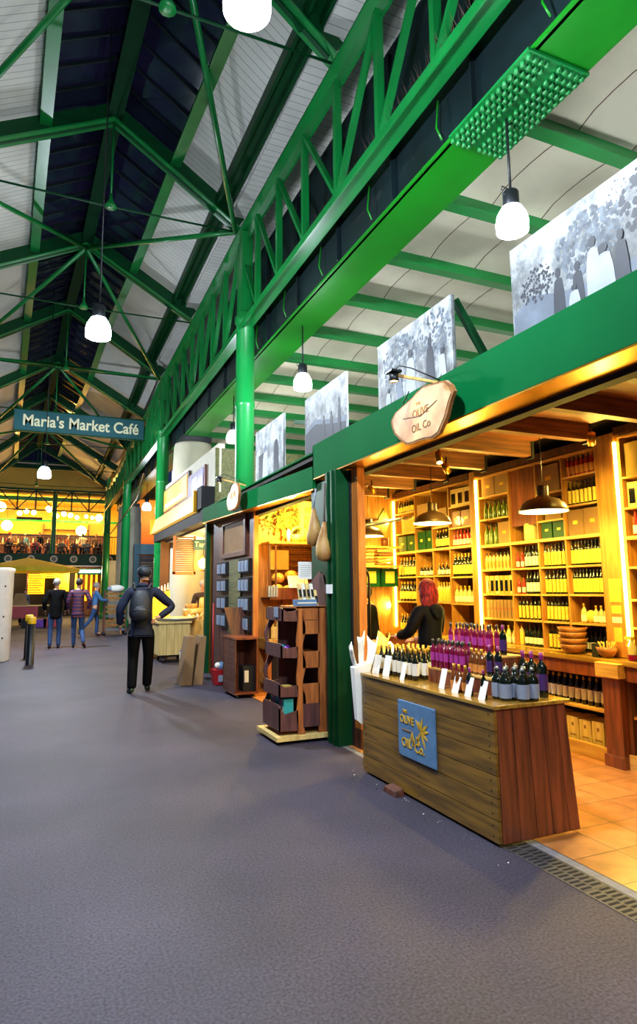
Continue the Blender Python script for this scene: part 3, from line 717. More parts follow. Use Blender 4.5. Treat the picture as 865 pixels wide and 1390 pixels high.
def row(key, y1, y0, z, n, desc, group, x=4.655, sc=1.0, jit=.003):
    """n bottles from y1 (left in the photo) to y0 (right)"""
    d = (y1-y0)/n
    for i in range(n):
        lab = f'{ORD[i]} from left of {desc}' if n > 1 else desc
        put(key, x+RR.uniform(-jit, jit), y1-d*(i+.5)+RR.uniform(-jit, jit)*.4, z, lab, group, RR.uniform(0, 6), sc)

# ------------------------------------------------------------------ shelf units
XF, XB = 4.6, 4.86
def cab_unit(name, label, yl, yr, z0, z1, cols_lo, mid, rows_lo, cols_hi, rows_hi, led=True):
    """cols: list of y positions from left (large y) to right; rows: dict col -> shelf heights"""
    t = thing(name, label, 'shelving', (XF+.13, (yl+yr)/2, z0), 'wooden shelf bays of the near shop')
    m = MB(); m.box(XB-.01, XB, yr, yl, z0, z1, 'backp'); m.build('back_board', t)
    for y in (yl, yr):
        m = MB(); m.box(XF, XB, y-.012, y+.012, z0, z1, 'shelfz'); m.build('side_panel', t)
    m = MB(); m.box(XF-.03, XB, yr-.02, yl+.02, z1, z1+.07, 'wbrown'); m.build('cornice', t)
    for z, th in ((z0, .03), (mid, .03), (z1-.01, .02)):
        m = MB(); m.box(XF-.01, XB, yr, yl, z-th, z, 'shelf'); m.build('long_shelf', t)
    for cols, rws, za, zb in ((cols_lo, rows_lo, z0, mid-.03), (cols_hi, rows_hi, mid, z1-.02)):
        E_ = [yl]+cols+[yr]
        for c in cols:
            m = MB(); m.box(XF+.002, XB, c-.009, c+.009, za, zb, 'shelfz'); m.build('divider', t)
        for q in range(len(E_)-1):
            for z in rws[q]:
                m = MB(); m.box(XF+.001, XB, E_[q+1]+.009, E_[q]-.009, z-.018, z, 'shelf'); m.build('shelf', t)
    return t
lo = [1.14, 1.405, 1.675]
UM = cab_unit('shelf_bay', 'middle shelf bay between the two light strips, full of yellow labelled oil bottles', 5.92, 4.19, .87, 2.76,
   [5.402, 4.983, 4.618], 1.955, [lo, lo, lo, [1.14, 1.405, 1.675]], [5.402, 4.983, 4.618], [[2.25, 2.51], [], [2.14, 2.42], [2.25, 2.53]])
UL = cab_unit('shelf_bay', 'left shelf bay behind the red-haired woman', 7.83, 6.07, .88, 2.76, [7.307, 6.892, 6.52], 1.98,
   [[1.3, 1.635], [1.635], [1.3, 1.635], [1.29, 1.61]], [7.307, 6.892, 6.52], [[2.24, 2.53], [2.3], [2.25], [2.21, 2.47]])
URt = cab_unit('shelf_bay', 'right shelf bay cut off by the picture edge', 3.93, 2.6, .87, 2.80, [], 1.9, [[1.13, 1.365, 1.64]], [], [[2.15, 2.42]])
for y0, y1, lb in ((3.96, 4.17, 'broad wooden pilaster with papers pinned to it'), (5.945, 6.045, 'narrow wooden pilaster beside the left shelf bay')):
    t = thing('pilaster', lb, 'pilaster', (XF, (y0+y1)/2, .87)); m = MB(); m.box(XF-.02, XB, y0, y1, .87, 2.83, 'shelfz'); m.build('board', t)
    if y0 < 4:
        for z, hh, w in ((1.34, .2, .12), (1.24, .07, .1), (1.16, .05, .1), (1.0, .12, .08)):
            m = MB(); m.box(XF-.023, XF-.02, 4.06-w/2, 4.06+w/2, z, z+hh, 'lyel' if z != 1.16 else 'paper'); m.build('pinned_paper', t)
def led(y, z0, z1, label, e):
    t = thing('led_strip', label, 'light strip', (XF-.02, y, z0), 'glowing light strips between the shelves')
    m = MB(); m.box(XF-.03, XF-.012, y-.012, y+.012, z0, z1, 'led'); m.build('diffuser', t)
    n = 3
    for k in range(n):
        light('strip_light', 'AREA', (XF-.10, y, z0+(z1-z0)*(k+.5)/n), e/n, WARM, .05, t, (0, radians(90), 0), sy=None)
    return t
led(5.925, .95, 2.72, 'glowing vertical light strip left of the middle shelf bay', 28)
led(7.83, .95, 2.72, 'glowing vertical light strip left of the left shelf bay', 32)
led(3.95, .95, 2.74, 'glowing vertical light strip left of the right shelf bay', 30)

Gm = 'bottles on the shelves behind the counter'
cn = ['first column', 'second column', 'third column', 'fourth column']
cm = [(5.9, 5.415), (5.39, 4.995), (4.972, 4.63), (4.607, 4.205)]
# middle bay, lower part: rows from the worktop upward
def R_(key, col, z, n, what, bay='middle bay', c=None, sc=1.0, a=0, b=0):
    a_, b_ = (c or cm)[col]; w_ = a_-b_
    row(key, a_-a*w_, b_+b*w_, z, n, what, Gm, sc=sc)
for col, n in ((1, 7), (2, 7), (3, 10)):
    for z, rn in ((1.675, 'top row'), (1.405, 'second row'), (1.14, 'third row')):
        if col == 3 and z == 1.14: continue
        key = 'oilY'
        if col == 1 and z > 1.2:
            row('redW', 5.39, 5.25, z, 2, f'red capped short bottles, second column {rn}, middle bay', Gm, sc=.85)
            row('oilW', 5.245, 4.995, z, 5, f'white labelled oil bottles, second column {rn}, middle bay', Gm); continue
        R_(key, col, z, n, f'yellow labelled oil bottles, {cn[col]} {rn}, middle bay')
row('pale', 5.39, 5.32, .87, 1, 'pale label bottle at the foot of the second column, middle bay', Gm)
row('dark', 5.31, 5.0, .87, 5, 'dark bottles on the worktop, second column, middle bay', Gm)
row('oilY', 4.97, 4.64, .87, 6, 'yellow labelled bottles on the worktop, third column, middle bay', Gm)
row('dark', 4.55, 4.22, .87, 6, 'dark bottles on the worktop, fourth column, middle bay', Gm, x=4.70)
R_('pinkL', 0, 1.675, 8, 'pale orange bottles, first column top row, middle bay')
R_('clr', 0, .87, 5, 'clear flasks on the worktop, first column, middle bay', sc=1.1)
row('clr', 4.52, 4.46, 1.14, 1, 'clear flask with white label alone on fourth column third row', Gm)
row('clr', 4.38, 4.21, 1.14, 3, 'pale flasks beside the clear bag, fourth column, middle bay', Gm, sc=.9)
# upper part
row('olv', 5.89, 5.42, 2.25, 6, 'green bottles, first column upper row, middle bay', Gm, sc=1.0)
row('olv', 5.89, 5.64, 1.955, 3, 'green bottles beside a brown box, first column, middle bay', Gm, sc=1.15)
row('orgW', 4.605, 4.2, 2.53, 7, 'orange labelled bottles, top row, fourth column, middle bay', Gm, sc=.95)
row('oilY', 4.605, 4.2, 2.25, 8, 'yellow labelled bottles, upper row, fourth column, middle bay', Gm)
# left bay
cl = [(7.81, 7.32), (7.295, 6.905), (6.88, 6.53), (6.51, 6.09)]
row('olvL', 7.81, 7.32, 2.53, 7, 'gold capped bottles, first column top shelf, left bay', Gm, sc=.85)
row('olvL', 7.81, 7.32, 1.635, 6, 'yellow labelled wine bottles, first column upper row, left bay', Gm, sc=1.25)
row('olvL', 7.81, 7.32, 1.3, 6, 'yellow labelled wine bottles, first column lower row, left bay', Gm, sc=1.25)
row('olvL', 7.81, 7.45, .88, 5, 'yellow labelled wine bottles on the worktop, left bay', Gm, sc=1.15)
row('mini', 7.29, 6.92, 1.635, 5, 'small bottles, second column, left bay', Gm, sc=1.2)
row('mini', 6.87, 6.54, 1.635, 4, 'small dark bottles, third column, left bay', Gm, sc=1.3)
row('pale', 6.88, 6.53, 1.3, 6, 'tall pale bottles, third column, left bay', Gm, sc=1.1)
row('olvL', 6.87, 6.55, 1.98, 5, 'gold topped wine bottles above the second lamp, left bay', Gm, sc=1.1)
row('redW', 6.51, 6.1, 1.98, 6, 'red sauce bottles, fourth column, left bay', Gm, sc=1.0)
row('olvL', 6.51, 6.1, 1.61, 6, 'yellow labelled wine bottles, fourth column upper row, left bay', Gm, sc=1.3)
row('clr', 6.51, 6.1, 1.29, 5, 'clear flasks in a crate, fourth column, left bay', Gm, sc=1.15)
row('clr', 6.51, 6.1, .88, 5, 'clear flasks on the worktop, fourth column, left bay', Gm, sc=1.0)
# right bay
row('redW', 3.9, 3.55, 1.9, 4, 'white labelled red bottles, right bay, second shelf from top', Gm, sc=1.1)
row('dark', 3.9, 3.5, 1.365, 4, 'dark bottles, right bay, upper lower shelf', Gm, sc=1.1)
row('redW', 3.9, 3.5, 1.13, 4, 'red bottles, right bay, lowest shelf', Gm, sc=1.05)
row('pale', 3.8, 3.5, 1.64, 3, 'pale bottles, right bay, middle shelf', Gm, sc=.9)

# boxes on the shelves
def gift(y1, y0, z, h, label, mat='giftbox', lab='gold', win=0, d=.16, x=XF+.03):
    t = thing('gift_box', label, 'box', (x+d/2, (y0+y1)/2, z), 'gift boxes on the shelves')
    m = MB(); m.box(x, x+d, y0+.004, y1-.004, z, z+h, mat); m.build('carton', t, bevel=.002)
    if win:
        for q in range(win):
            c = y0+(y1-y0)*(q+.5)/win; m = MB(); m.box(x-.002, x, c-(y1-y0)*.3/win, c+(y1-y0)*.3/win, z+h*.15, z+h*.75, 'oil'); m.build('window', t)
    elif lab:
        c = (y0+y1)/2; m = MB(); m.box(x-.002, x, c-(y1-y0)*.14, c+(y1-y0)*.14, z+h*.45, z+h*.58, lab); m.build('label', t)
gift(5.89, 5.66, 2.51, .22, 'left brown gift box on the top shelf, first column, middle bay', 'card')
gift(5.65, 5.42, 2.51, .22, 'right brown gift box on the top shelf, first column, middle bay', 'card')
gift(5.63, 5.42, 1.955, .24, 'brown gift box beside three green bottles, middle bay', 'card')
gift(4.965, 4.68, 2.42, .28, 'tall brown box above the big pendant lamp', 'card')
gift(4.9, 4.68, 2.14, .2, 'brown box just behind the big pendant lamp top', 'card')
gift(4.6, 4.41, 1.955, .25, 'left of two square brown boxes, fourth column, middle bay', 'card')
gift(4.4, 4.2, 1.955, .25, 'right of two square brown boxes, fourth column, middle bay', 'card')
for i, (a, b) in enumerate(((4.96, 4.81), (4.8, 4.64))):
    gift(a, b, 1.955, .17, ['left', 'right'][i]+' dark green framed box under the big pendant lamp', 'green_dk', 'lyel')
    m = MB()
for i in range(6):
    a = 5.89-i*.08; gift(a, a-.075, 1.405, .2, f'{ORD[i]} from left of the upright gold cartons, first column, middle bay', ['giftbox', 'giftbox', 'wpale'][i % 3], None, 1)
for i in range(8):
    a = 5.89-i*.059; gift(a, a-.055, 1.14, .2, f'{ORD[i]} from left of the slim brown cartons, first column, middle bay', 'card', 'capred')
gift(6.51, 6.1, 2.47, .22, 'pale box with three windows, top of the left bay', 'wpale', None, 3)
gift(6.51, 6.31, 2.21, .2, 'left reddish box below the window box, left bay', 'woodr')
gift(6.3, 6.1, 2.21, .2, 'right reddish box below the window box, left bay', 'woodr')
gift(6.85, 6.6, 2.25, .24, 'brown box in the third column, left bay', 'card')
gift(7.29, 6.95, 2.3, .3, 'large brown box behind the second lamp, left bay', 'card')
gift(7.29, 7.1, 1.98, .25, 'left dark framed box, second column, left bay', 'green_dk', 'lyel'); gift(7.08, 6.93, 1.98, .25, 'right dark framed box, second column, left bay', 'green_dk', 'lyel')
gift(7.8, 7.58, 1.98, .22, 'left dark framed box, first column, left bay', 'green_dk', 'lyel'); gift(7.56, 7.35, 1.98, .22, 'right dark framed box, first column, left bay', 'green_dk', 'lyel')
gift(7.7, 7.36, 2.24, .2, 'gold box above the dark framed boxes, left bay', 'giftbox')
gift(3.9, 3.5, 2.42, .3, 'large gold box on the top shelf of the right bay', 'giftbox')
gift(3.9, 3.7, 2.15, .22, 'pale window box on the second shelf of the right bay', 'wpale', None, 2); gift(3.69, 3.45, 2.15, .22, 'second pale window box in the right bay', 'wpale', None, 2)
t = thing('storage_jar', 'big glass jar of olives left of the big pendant lamp', 'jar', (4.7, 5.16, 1.955)); m = MB(); m.lathe([(0, 0), (.08, 0), (.09, .02), (.09, .17), (.07, .2), (.06, .22)], 'clear', 4.7, 5.16, 18, z0=1.955); m.build('glass_body', t); m = MB(); m.lathe([(.066, .21), (.066, .24), (0, .24)], 'capblk', 4.7, 5.16, 14, z0=1.955); m.build('lid', t)
m = MB(); m.box(4.62, 4.64, 5.0, 5.38, 2.12, 2.72, 'woodr'); one(m, 'brown_board', 'plain reddish board closing the second column, middle bay', 'board')
# base cabinets with worktop
t = thing('worktop', 'long wooden worktop under the shelves with moulded edge', 'worktop', (4.5, 5, .8))
m = MB(); m.box(4.40, 4.95, 2.5, 7.83, .82, .865, 'woodtop'); m.build('top_board', t, bevel=.006)
m = MB(); m.box(4.42, 4.45, 2.5, 7.83, .70, .82, 'woodr'); m.build('moulding', t)
def base_cab(y0, y1, label):
    t = thing('base_cabinet', label, 'cabinet', (4.7, (y0+y1)/2, 0), 'base cabinets under the worktop')
    m = MB(); m.box(4.90, 4.93, y0, y1, .05, .70, 'darkin'); m.build('back_board', t)
    m = MB(); m.box(4.45, 4.9, y0, y1, .03, .10, 'woodr'); m.box(4.42, 4.46, y0, y1, .0, .12, 'shelf'); m.build('plinth', t)
    m = MB(); m.box(4.46, 4.9, y0+.03, y1-.03, .40, .42, 'shelf'); m.build('shelf', t)
    for y in (y0+.02, y1-.02): 
        m = MB(); m.box(4.44, 4.9, y-.02, y+.02, .1, .70, 'wbrown'); m.build('side_panel', t)
    return t
base_cab(4.10, 5.3, 'open base cabinet behind the counter end holding dark bottles'); base_cab(5.3, 6.5, 'open base cabinet behind the counter middle'); base_cab(2.6, 3.9, 'open base cabinet at the picture edge')
m = MB(); m.box(4.38, 4.47, 3.91, 4.09, 0, .72, 'woodr'); m.box(4.34, 4.5, 3.88, 4.12, .72, .84, 'shelf'); m.box(4.36, 4.48, 3.9, 4.1, 0, .1, 'woodr')
one(m, 'newel_post', 'square reddish wooden pier with moulded cap under the worktop', 'pier', bevel=.006)
row('darkG', 5.25, 4.2, .42, 14, 'dark bottles inside the base cabinet behind the counter end', 'bottles inside the base cabinets', x=4.56, sc=.95)
row('dark', 5.2, 4.2, .42, 12, 'back row dark bottles inside the base cabinet', 'bottles inside the base cabinets', x=4.68, sc=1.05)
row('dark', 3.85, 3.4, .42, 5, 'dark bottles inside the base cabinet at picture edge', 'bottles inside the base cabinets', x=4.6, sc=1.0)
for i in range(7):
    y = 5.15-i*.145
    t = thing('wine_carton', f'pale printed carton on the cabinet floor, {ORD[i]} from left', 'box', (4.6, y, .1), 'pale cartons in the base cabinet')
    m = MB(); m.box(4.50, 4.75, y-.065, y+.065, .1, .3-.01*(i % 2), 'wpale'); m.build('carton', t, bevel=.002)
    m = MB(); m.box(4.498, 4.5, y-.012, y+.012, .22, .25, 'card'); m.box(4.498, 4.5, y-.035, y+.035, .14, .15, 'card'); m.build('print', t)
# things on the worktop
def bowl(z, r, h, label, x=4.52, y=4.52, g='stacked wooden bowls', name='wooden_bowl'):
    m = MB(); m.lathe([(0, 0), (r*.45, 0), (r*.8, h*.4), (r, h), (r*.93, h), (r*.7, h*.45), (0, h*.2)], 'bowl', x, y, 24, z0=z); return one(m, name, label, 'bowl', g)
for i, (z, r) in enumerate(((.866, .125), (.92, .135), (.975, .13), (1.02, .135))):
    bowl(z, r, .085, f'turned wooden bowl on the worktop, {["lowest", "second from bottom", "third from bottom", "top"][i]} of the stack')
bowl(.866, .09, .09, 'single wooden bowl holding scoops on the worktop', 4.5, 4.12, None)
m = MB()
for k in range(9):
    a = k*.7; m.tube([(4.5+.03*cos(a), 4.12+.03*sin(a), .9), (4.5+.07*cos(a), 4.12+.07*sin(a), 1.0)], .006, 'shelf', 5)
one(m, 'wooden_scoops', 'small wooden sticks standing in the single bowl', 'sticks', kind='stuff')
t = thing('spray_bottle', 'clear spray bottle with pink liquid on the worktop at picture edge', 'spray bottle', (4.48, 3.84, .866))
m = MB(); m.lathe([(0, 0), (.035, 0), (.037, .01), (.037, .11), (.015, .15), (.014, .17)], 'clear', 4.48, 3.84, 14, z0=.866); m.build('body', t)
m = MB(); m.lathe([(.0378, .004), (.0378, .05)], 'pink', 4.48, 3.84, 14, z0=.866); m.build('pink_liquid', t)
m = MB(); m.box(4.46, 4.5, 3.83, 3.9, 1.035, 1.06, 'lyel'); m.beam((4.48, 3.87, 1.03), (4.48, 3.9, .98), .01, .01, 'lyel'); m.build('trigger', t)
m = MB(); m.box(4.45, 4.55, 4.17, 4.24, .866, .98, 'blackm'); one(m, 'card_reader', 'small black container beside the wooden bowls', 'container')
t = thing('salad_bag', 'clear bag of yellow pasta on the fourth column shelf', 'bag', (4.66, 4.42, 1.14)); m = MB(); m.ball((4.66, 4.42, 1.2), .06, 'lyel', 10, .5, .9, 1.0); m.build('bag', t)

# pendant lamps
def pendant(x, y, z, d, label, e, bowlk='wbrown'):
    t = thing('pendant_lamp', label, 'lamp', (x, y, z), 'wide brown pendant lamps in the shop'); r = d/2
    m = MB(); m.lathe([(r*.24, .13), (r*.3, .118), (r*.62, .098), (r*.86, .06), (r*.97, .018), (r, .0), (r*.985, -.003)], 'wbrownm', x, y, 32, z0=z); m.lathe([(r*.985, -.003), (r*.95, .016), (r*.84, .055), (r*.6, .09), (0, .112)], 'white', x, y, 32, z0=z); sh = m.build('shade', t)
    m = MB(); m.lathe([(0, .22), (r*.22, .218), (r*.24, .205), (r*.24, .12)], 'wbrownm', x, y, 20, z0=z); m.build('neck', t)
    m = MB(); m.lathe([(0, .0), (.03, .01), (.035, .025), (.02, .05), (0, .06)], 'bulb', x, y, 16, z0=z+.05); m.build('bulb', sh)
    m = MB(); m.tube([(x, y, z+.25), (x, y, 2.82)], .004, 'black', 5); m.lathe([(.05, 0), (.04, .03), (0, .03)], 'black', x, y, 12, z0=2.79); m.build('cable', t)
    light('pendant_light', 'POINT', (x, y, z+.01), e, WARM, .035, t)
EP = 48
pendant(3.8, 4.03, 2.1, .4, 'big brown pendant lamp nearest to the viewer', EP)
pendant(3.72, 5.56, 2.15, .40, 'second brown pendant lamp, behind the first', EP)
pendant(3.83, 7.2, 2.15, .40, 'third brown pendant lamp, deepest in the shop', EP*.7)
pendant(3.8, 2.3, 2.1, .4, 'brown pendant lamp of the same row beyond the picture edge', 12)
# small spot lamps at the joists
def spot(x, y, z, tx, ty, tz, e, label):
    t = thing('spot_lamp', label, 'spotlight', (x, y, z), 'small ceiling spotlights'); a = Vector((x, y, z)); d = (Vector((tx, ty, tz))-a).normalized()
    m = MB(); m.tube([a-d*.05, a+d*.05], .03, 'brass', 12); hs = m.build('housing', t)
    m = MB(); m.tube([a+d*.0505, a+d*.054], .024, 'bulb', 12); m.build('lit_face', hs)
    m = MB(); m.tube([a, a+Vector((0, 0, 2.69-z))], .008, 'black', 5); m.build('stem', t)
    rot = d.to_track_quat('-Z', 'Y').to_euler()
    light('spot_light', 'SPOT', tuple(a+d*.07), e, WARM, .03, t, tuple(rot), radians(95), blend=.9)
spot(3.82, 3.5, 2.60, 4.6, 4.3, 1.6, 85, 'small brass spotlight near the top of the middle bay')
spot(3.4, 4.82, 2.58, 4.6, 5.6, 1.6, 85, 'small spotlight between the two pendant lamps')
spot(3.35, 6.2, 2.58, 4.5, 6.8, 1.6, 85, 'small spotlight above the long wooden paddle')
spot(3.1, 4.5, 2.60, 3.0, 4.0, .8, 60, 'small spotlight behind the fascia over the counter')
# long wooden paddle
t = thing('wooden_paddle', 'long handled wooden paddle hanging level under the ceiling', 'paddle', (3.62, 6.4, 2.25))
m = MB(); m.tube([(3.56, 6.85, 2.24), (3.70, 6.15, 2.26)], [.03, .018], 'steel', 10); m.build('handle', t)
m = MB(); m.ball((3.72, 6.05, 2.26), .1, 'wpale', 14, .6, 1.0, .3); m.build('blade', t)
m = MB(); m.tube([(3.62, 6.55, 2.27), (3.62, 6.55, 2.69)], .003, 'black', 4); m.build('cord', t)

# left end wall of the shop
t = thing('wall_shelf', 'upper plank shelf on the left end wall of the near shop', 'shelf', (4.3, 7.75, 2.07)); m = MB(); m.box(3.6, 4.57, 7.6, 7.83, 2.03, 2.055, 'shelf'); m.build('board', t)
t = thing('wall_shelf', 'lower plank shelf on the left end wall of the near shop', 'shelf', (4.3, 7.75, 1.78)); m = MB(); m.box(3.6, 4.57, 7.6, 7.83, 1.765, 1.79, 'shelf'); m.build('board', t)
r = random.Random(8)
for i in range(3):
    for k in range(5):
        x = 3.72+i*.3; z = 1.79+k*.045
        m = MB(); m.box(x-.12+r.uniform(-.02, .02), x+.12, 7.62, 7.8, z, z+.035, ['slice', 'bread', 'bark'][(k+i) % 3]); one(m, 'chopping_board', f'{["lowest", "second", "third", "fourth", "topmost"][k]} olive wood board in the {["left", "middle", "right"][i]} pile on the end wall', 'board', 'stacked olive wood boards', bevel=.008)
for i, x in enumerate((4.13, 4.42)):
    gift0 = thing('framed_box', f'{["left", "right"][i]} dark framed box below the lower end wall shelf', 'box', (x, 7.75, 1.56), 'dark framed boxes on the end wall')
    m = MB(); m.box(x-.13, x+.13, 7.7, 7.83, 1.5, 1.755, 'green_dk'); m.build('frame', gift0); m = MB(); m.box(x-.07, x+.07, 7.696, 7.70, 1.55, 1.71, 'lyel'); m.build('label', gift0)
m = MB(); m.box(3.6, 4.2, 7.6, 7.83, 2.42, 2.44, 'wbrown'); one(m, 'wall_shelf', 'short dark shelf high on the left end wall', 'shelf')
m = MB(); m.lathe([(0, 0), (.05, 0), (.06, .12), (.055, .12), (0, .02)], 'woodr', 4.36, 7.72, 12, z0=2.056); one(m, 'cup', 'small reddish pot on the upper end wall shelf', 'pot')
m = MB(); m.tube([(3.95, 7.76, 2.5), (4.05, 7.74, 2.35), (4.25, 7.76, 2.4), (4.38, 7.76, 2.6)], .012, 'leaf', 5); m.tube([(4.05, 7.74, 2.4), (4.15, 7.75, 2.3)], .008, 'leaf', 5); one(m, 'twig', 'bare olive branch fixed to the end wall', 'branch')
light('end_wall_light', 'POINT', (4.0, 7.2, 2.4), 18, WARM, .06)
# ornate wrought iron stand
t = thing('iron_stand', 'ornate wrought iron stand with scrolls beside the orange post', 'stand', (2.98, 5.75, 0))
m = MB(); X, Y = 2.95, 5.7; W = .075
m.tube([(X-W, Y, 0), (X-W, Y, 1.58)]+[(X-W*cos(pi*j/8), Y, 1.58+W*1.3*sin(pi*j/8)) for j in range(1, 8)]+[(X+W, Y, 1.58), (X+W, Y, 0)], .012, 'iron', 6); m.build('frame', t)
for k in range(8):
    z = 1.52-k*.18
    m = MB(); s = 1 if k % 2 else -1
    m.tube([(X+s*(.055-.0052*j)*cos(j*.75), Y, z+(.055-.0052*j)*sin(j*.75)) for j in range(10)], .006, 'brass', 5); m.build('scroll', t)

# ------------------------------------------------------------------ sales counter
t = thing('sales_counter', 'plank clad sales counter with a blue sign, standing at the shop front', 'counter', (2.75, 3.94, 0))
yf, yb = 3.105, 4.785
def lerp(a, b, f): return a+(b-a)*f
for k in range(6):          # front boards (facing the walkway)
    z0 = .02+k*.124; z1 = z0+.119
    m = MB(); x = 2.455
    m.hexa([(x, yf, z0), (x+.022, yf, z0), (x+.022, yb, z0), (x, yb, z0), (x, yf, z1), (x+.022, yf, z1), (x+.022, yb, z1), (x, yb, z1)], 'woodc'); 
    for yy in (yf+.05, 3.95, yb-.06):
        for zz in (z0+.03, z1-.03): m.lathe([(.006, 0), (0, .0)], 'slot', 0, 0, 6) if False else m.box(x-.001, x, yy-.005, yy+.005, zz-.005, zz+.005, 'slot')
    m.build('front_board', t, bevel=.003)
for k in range(5):          # upright end boards, slightly splayed toward the foot
    f0, f1 = [0, .215, .43, .645, .86][k], [.21, .425, .64, .855, 1][k]
    bx = lambda f: 2.478+(3.055-2.478)*f
    tx = lambda f: 2.478+(3.0-2.478)*f
    m = MB(); m.hexa([(bx(f0), yf-.012, .02), (bx(f1), yf-.012, .02), (bx(f1), yf+.012, .02), (bx(f0), yf+.012, .02), (tx(f0), yf-.002, .762), (tx(f1), yf-.002, .762), (tx(f1), yf+.02, .762), (tx(f0), yf+.02, .762)], 'woodr'); m.build('end_board', t, bevel=.003)
m = MB(); m.box(2.48, 3.0, yb-.02, yb, .02, .762, 'woodr'); m.build('far_end_board', t)
m = MB(); m.box(2.445, 3.03, yf-.02, yb+.01, .762, .785, 'woodtop'); m.build('top_board', t, bevel=.004)
m = MB(); m.box(2.5, 2.98, yf+.04, yb-.05, 0, .03, 'blackm'); m.build('base', t)
m = MB(); m.box(2.5, 2.98, 3.3, 4.6, .4, .42, 'shelf'); m.build('inner_shelf', t)
m = MB(); m.box(2.479, 2.484, yf+.02, yb-.02, .02, .76, 'wbrown'); m.build('light_block_panel', t)  # unseen panel added to stop light leaking through the plank gaps
# blue sign on the counter
t = thing('shop_plaque', 'square blue slate sign lettered THE OLIVE OIL CO. on the counter front', 'sign', (2.44, 3.95, .27))
XS = 2.440
m = MB(); m.box(XS, XS+.013, 3.705, 4.185, .278, .665, 'bluesign'); sl = m.build('slate', t, bevel=.003)
for yy in (3.72, 4.17):
    for zz in (.292, .65): m = MB(); m.prism([(yy+.006*cos(2*pi*j/8), zz+.006*sin(2*pi*j/8)) for j in range(8)], 'steel', 'x', XS-.003, XS); m.build('screw', sl)
def yt(s, size, y, z, rz=0, sx=1): text('lettering', s, size, 'yletter', (XS-.002, y, z), FACEX, t, .002, .0012, sx=sx)
yt('THE', .032, 4.085, .592); yt('OLIVE', .075, 4.06, .535, sx=.95); yt('OIL', .085, 4.07, .375); yt('Co.', .085, 3.90, .365)
m = MB()
def leaf(y, z, a, L, w, k='yletter', x=XS-.003):
    n = 5; up_ = []; dn = []
    for j in range(n+1):
        f = j/n; q = w*sin(pi*f)
        cy, cz = L*f*cos(a), L*f*sin(a); up_.append((y-cy-q*sin(a)*-1, z+cz+q*cos(a))); dn.append((y-cy-q*sin(a), z+cz-q*cos(a)))
    m.prism(up_+dn[::-1][1:-1], k, 'x', x, x+.004)
for a, L, w in ((1.3, .10, .011), (.55, .11, .011), (.1, .10, .012), (-.5, .10, .010), (-1.1, .12, .010), (-2.1, .10, .010), (2.3, .09, .010), (1.9, .07, .009)):
    leaf(3.88, .49, a, L, w)
for a, L, w in ((-1.4, .10, .009), (-1.9, .09, .008)): leaf(3.99, .47, a, L, w)
leaf(4.14, .462, 0.02, .15, .007, 'card'); leaf(3.94, .445, -.8, .07, .012); leaf(3.95, .43, -2.2, .08, .012)
m.build('olive_sprig', t)
m = MB(); m.hexa([(2.36, 4.12, 0), (2.44, 4.12, 0), (2.44, 4.30, 0), (2.36, 4.30, 0), (2.37, 4.13, .035), (2.44, 4.13, .05), (2.44, 4.29, .05), (2.37, 4.29, .035)], 'wbrown')
one(m, 'wooden_wedge', 'small dark wooden block on the ground against the counter', 'wooden block', bevel=.003)

# stepped crates on the counter
def crate_step(x0, x1, y0, y1, z0, z1, label, nm='display_step'):
    t = thing(nm, label, 'display stand', ((x0+x1)/2, (y0+y1)/2, z0), 'stepped wooden stands on the counter')
    m = MB(); m.box(x0, x1, y0, y1, z1-.012, z1, 'shelf'); m.build('top_board', t)
    m = MB(); m.box(x0+.004, x0+.014, y0+.004, y1-.004, z0, z1-.012, 'woodr'); m.build('front_board', t)
    for y in (y0+.004, y1-.014):
        m = MB(); m.box(x0+.014, x1, y, y+.01, z0, z1-.012, 'woodr'); m.build('end_board', t)
crate_step(2.66, 2.79, 3.34, 4.11, .785, .893, 'low front wooden step carrying pink bottles')
crate_step(2.795, 2.98, 3.44, 4.11, .785, 1.02, 'taller rear wooden step carrying pink bottles')
GB = 'bottles on the sales counter'
def grid(key, xs, y1, y0, z, n, names, sc=1.0):
    for j, x in enumerate(xs):
        d = (y1-y0)/n
        for i in range(n):
            put(key, x+RR.uniform(-.006, .006), y1-d*(i+.5)+RR.uniform(-.006, .006), z, f'{ORD[i]} from left of {names[j]}', GB, RR.uniform(-.4, .4)+pi, sc)
grid('darkG', (2.60, 2.68, 2.76, 2.86), 4.74, 4.14, .785, 8, ['front row gold capped oil bottles, left end of the counter', 'second row gold capped oil bottles on the counter', 'third row gold capped oil bottles on the counter', 'back row gold capped oil bottles on the counter'], .88)
grid('pink', (2.69, 2.75), 4.10, 3.68, .893, 7, ['pink vinegar bottles on the low step, front row', 'pink vinegar bottles on the low step, rear row'], 1.0)
grid('pink', (2.84, 2.92), 4.08, 3.58, 1.02, 7, ['pink vinegar bottles on the tall step, front row', 'pink vinegar bottles on the tall step, rear row'], .95)
grid('amb', (2.72,), 3.68, 3.50, .893, 3, ['amber bottles right of the pink ones on the low step'], 1.0)
grid('purp', (2.73,), 3.50, 3.34, .893, 2, ['purple labelled bottles on the low step'], .8)
grid('purp', (2.87,), 3.56, 3.44, 1.02, 1, ['purple labelled bottle on the tall step'], .8)
grid('purp', (2.93,), 3.42, 3.17, .785, 3, ['purple capped bottles behind the wire-stoppered ones'], 1.1)
grid('amb', (2.585,), 3.70, 3.50, .785, 3, ['amber bottles standing before the low step'], 1.05)
grid('purp', (2.565,), 3.50, 3.42, .785, 1, ['short purple labelled bottle before the low step'], .7)
grid('plum', (2.565,), 3.37, 3.28, .785, 1, ['dark plum capped bottle beside the white card'], .72)
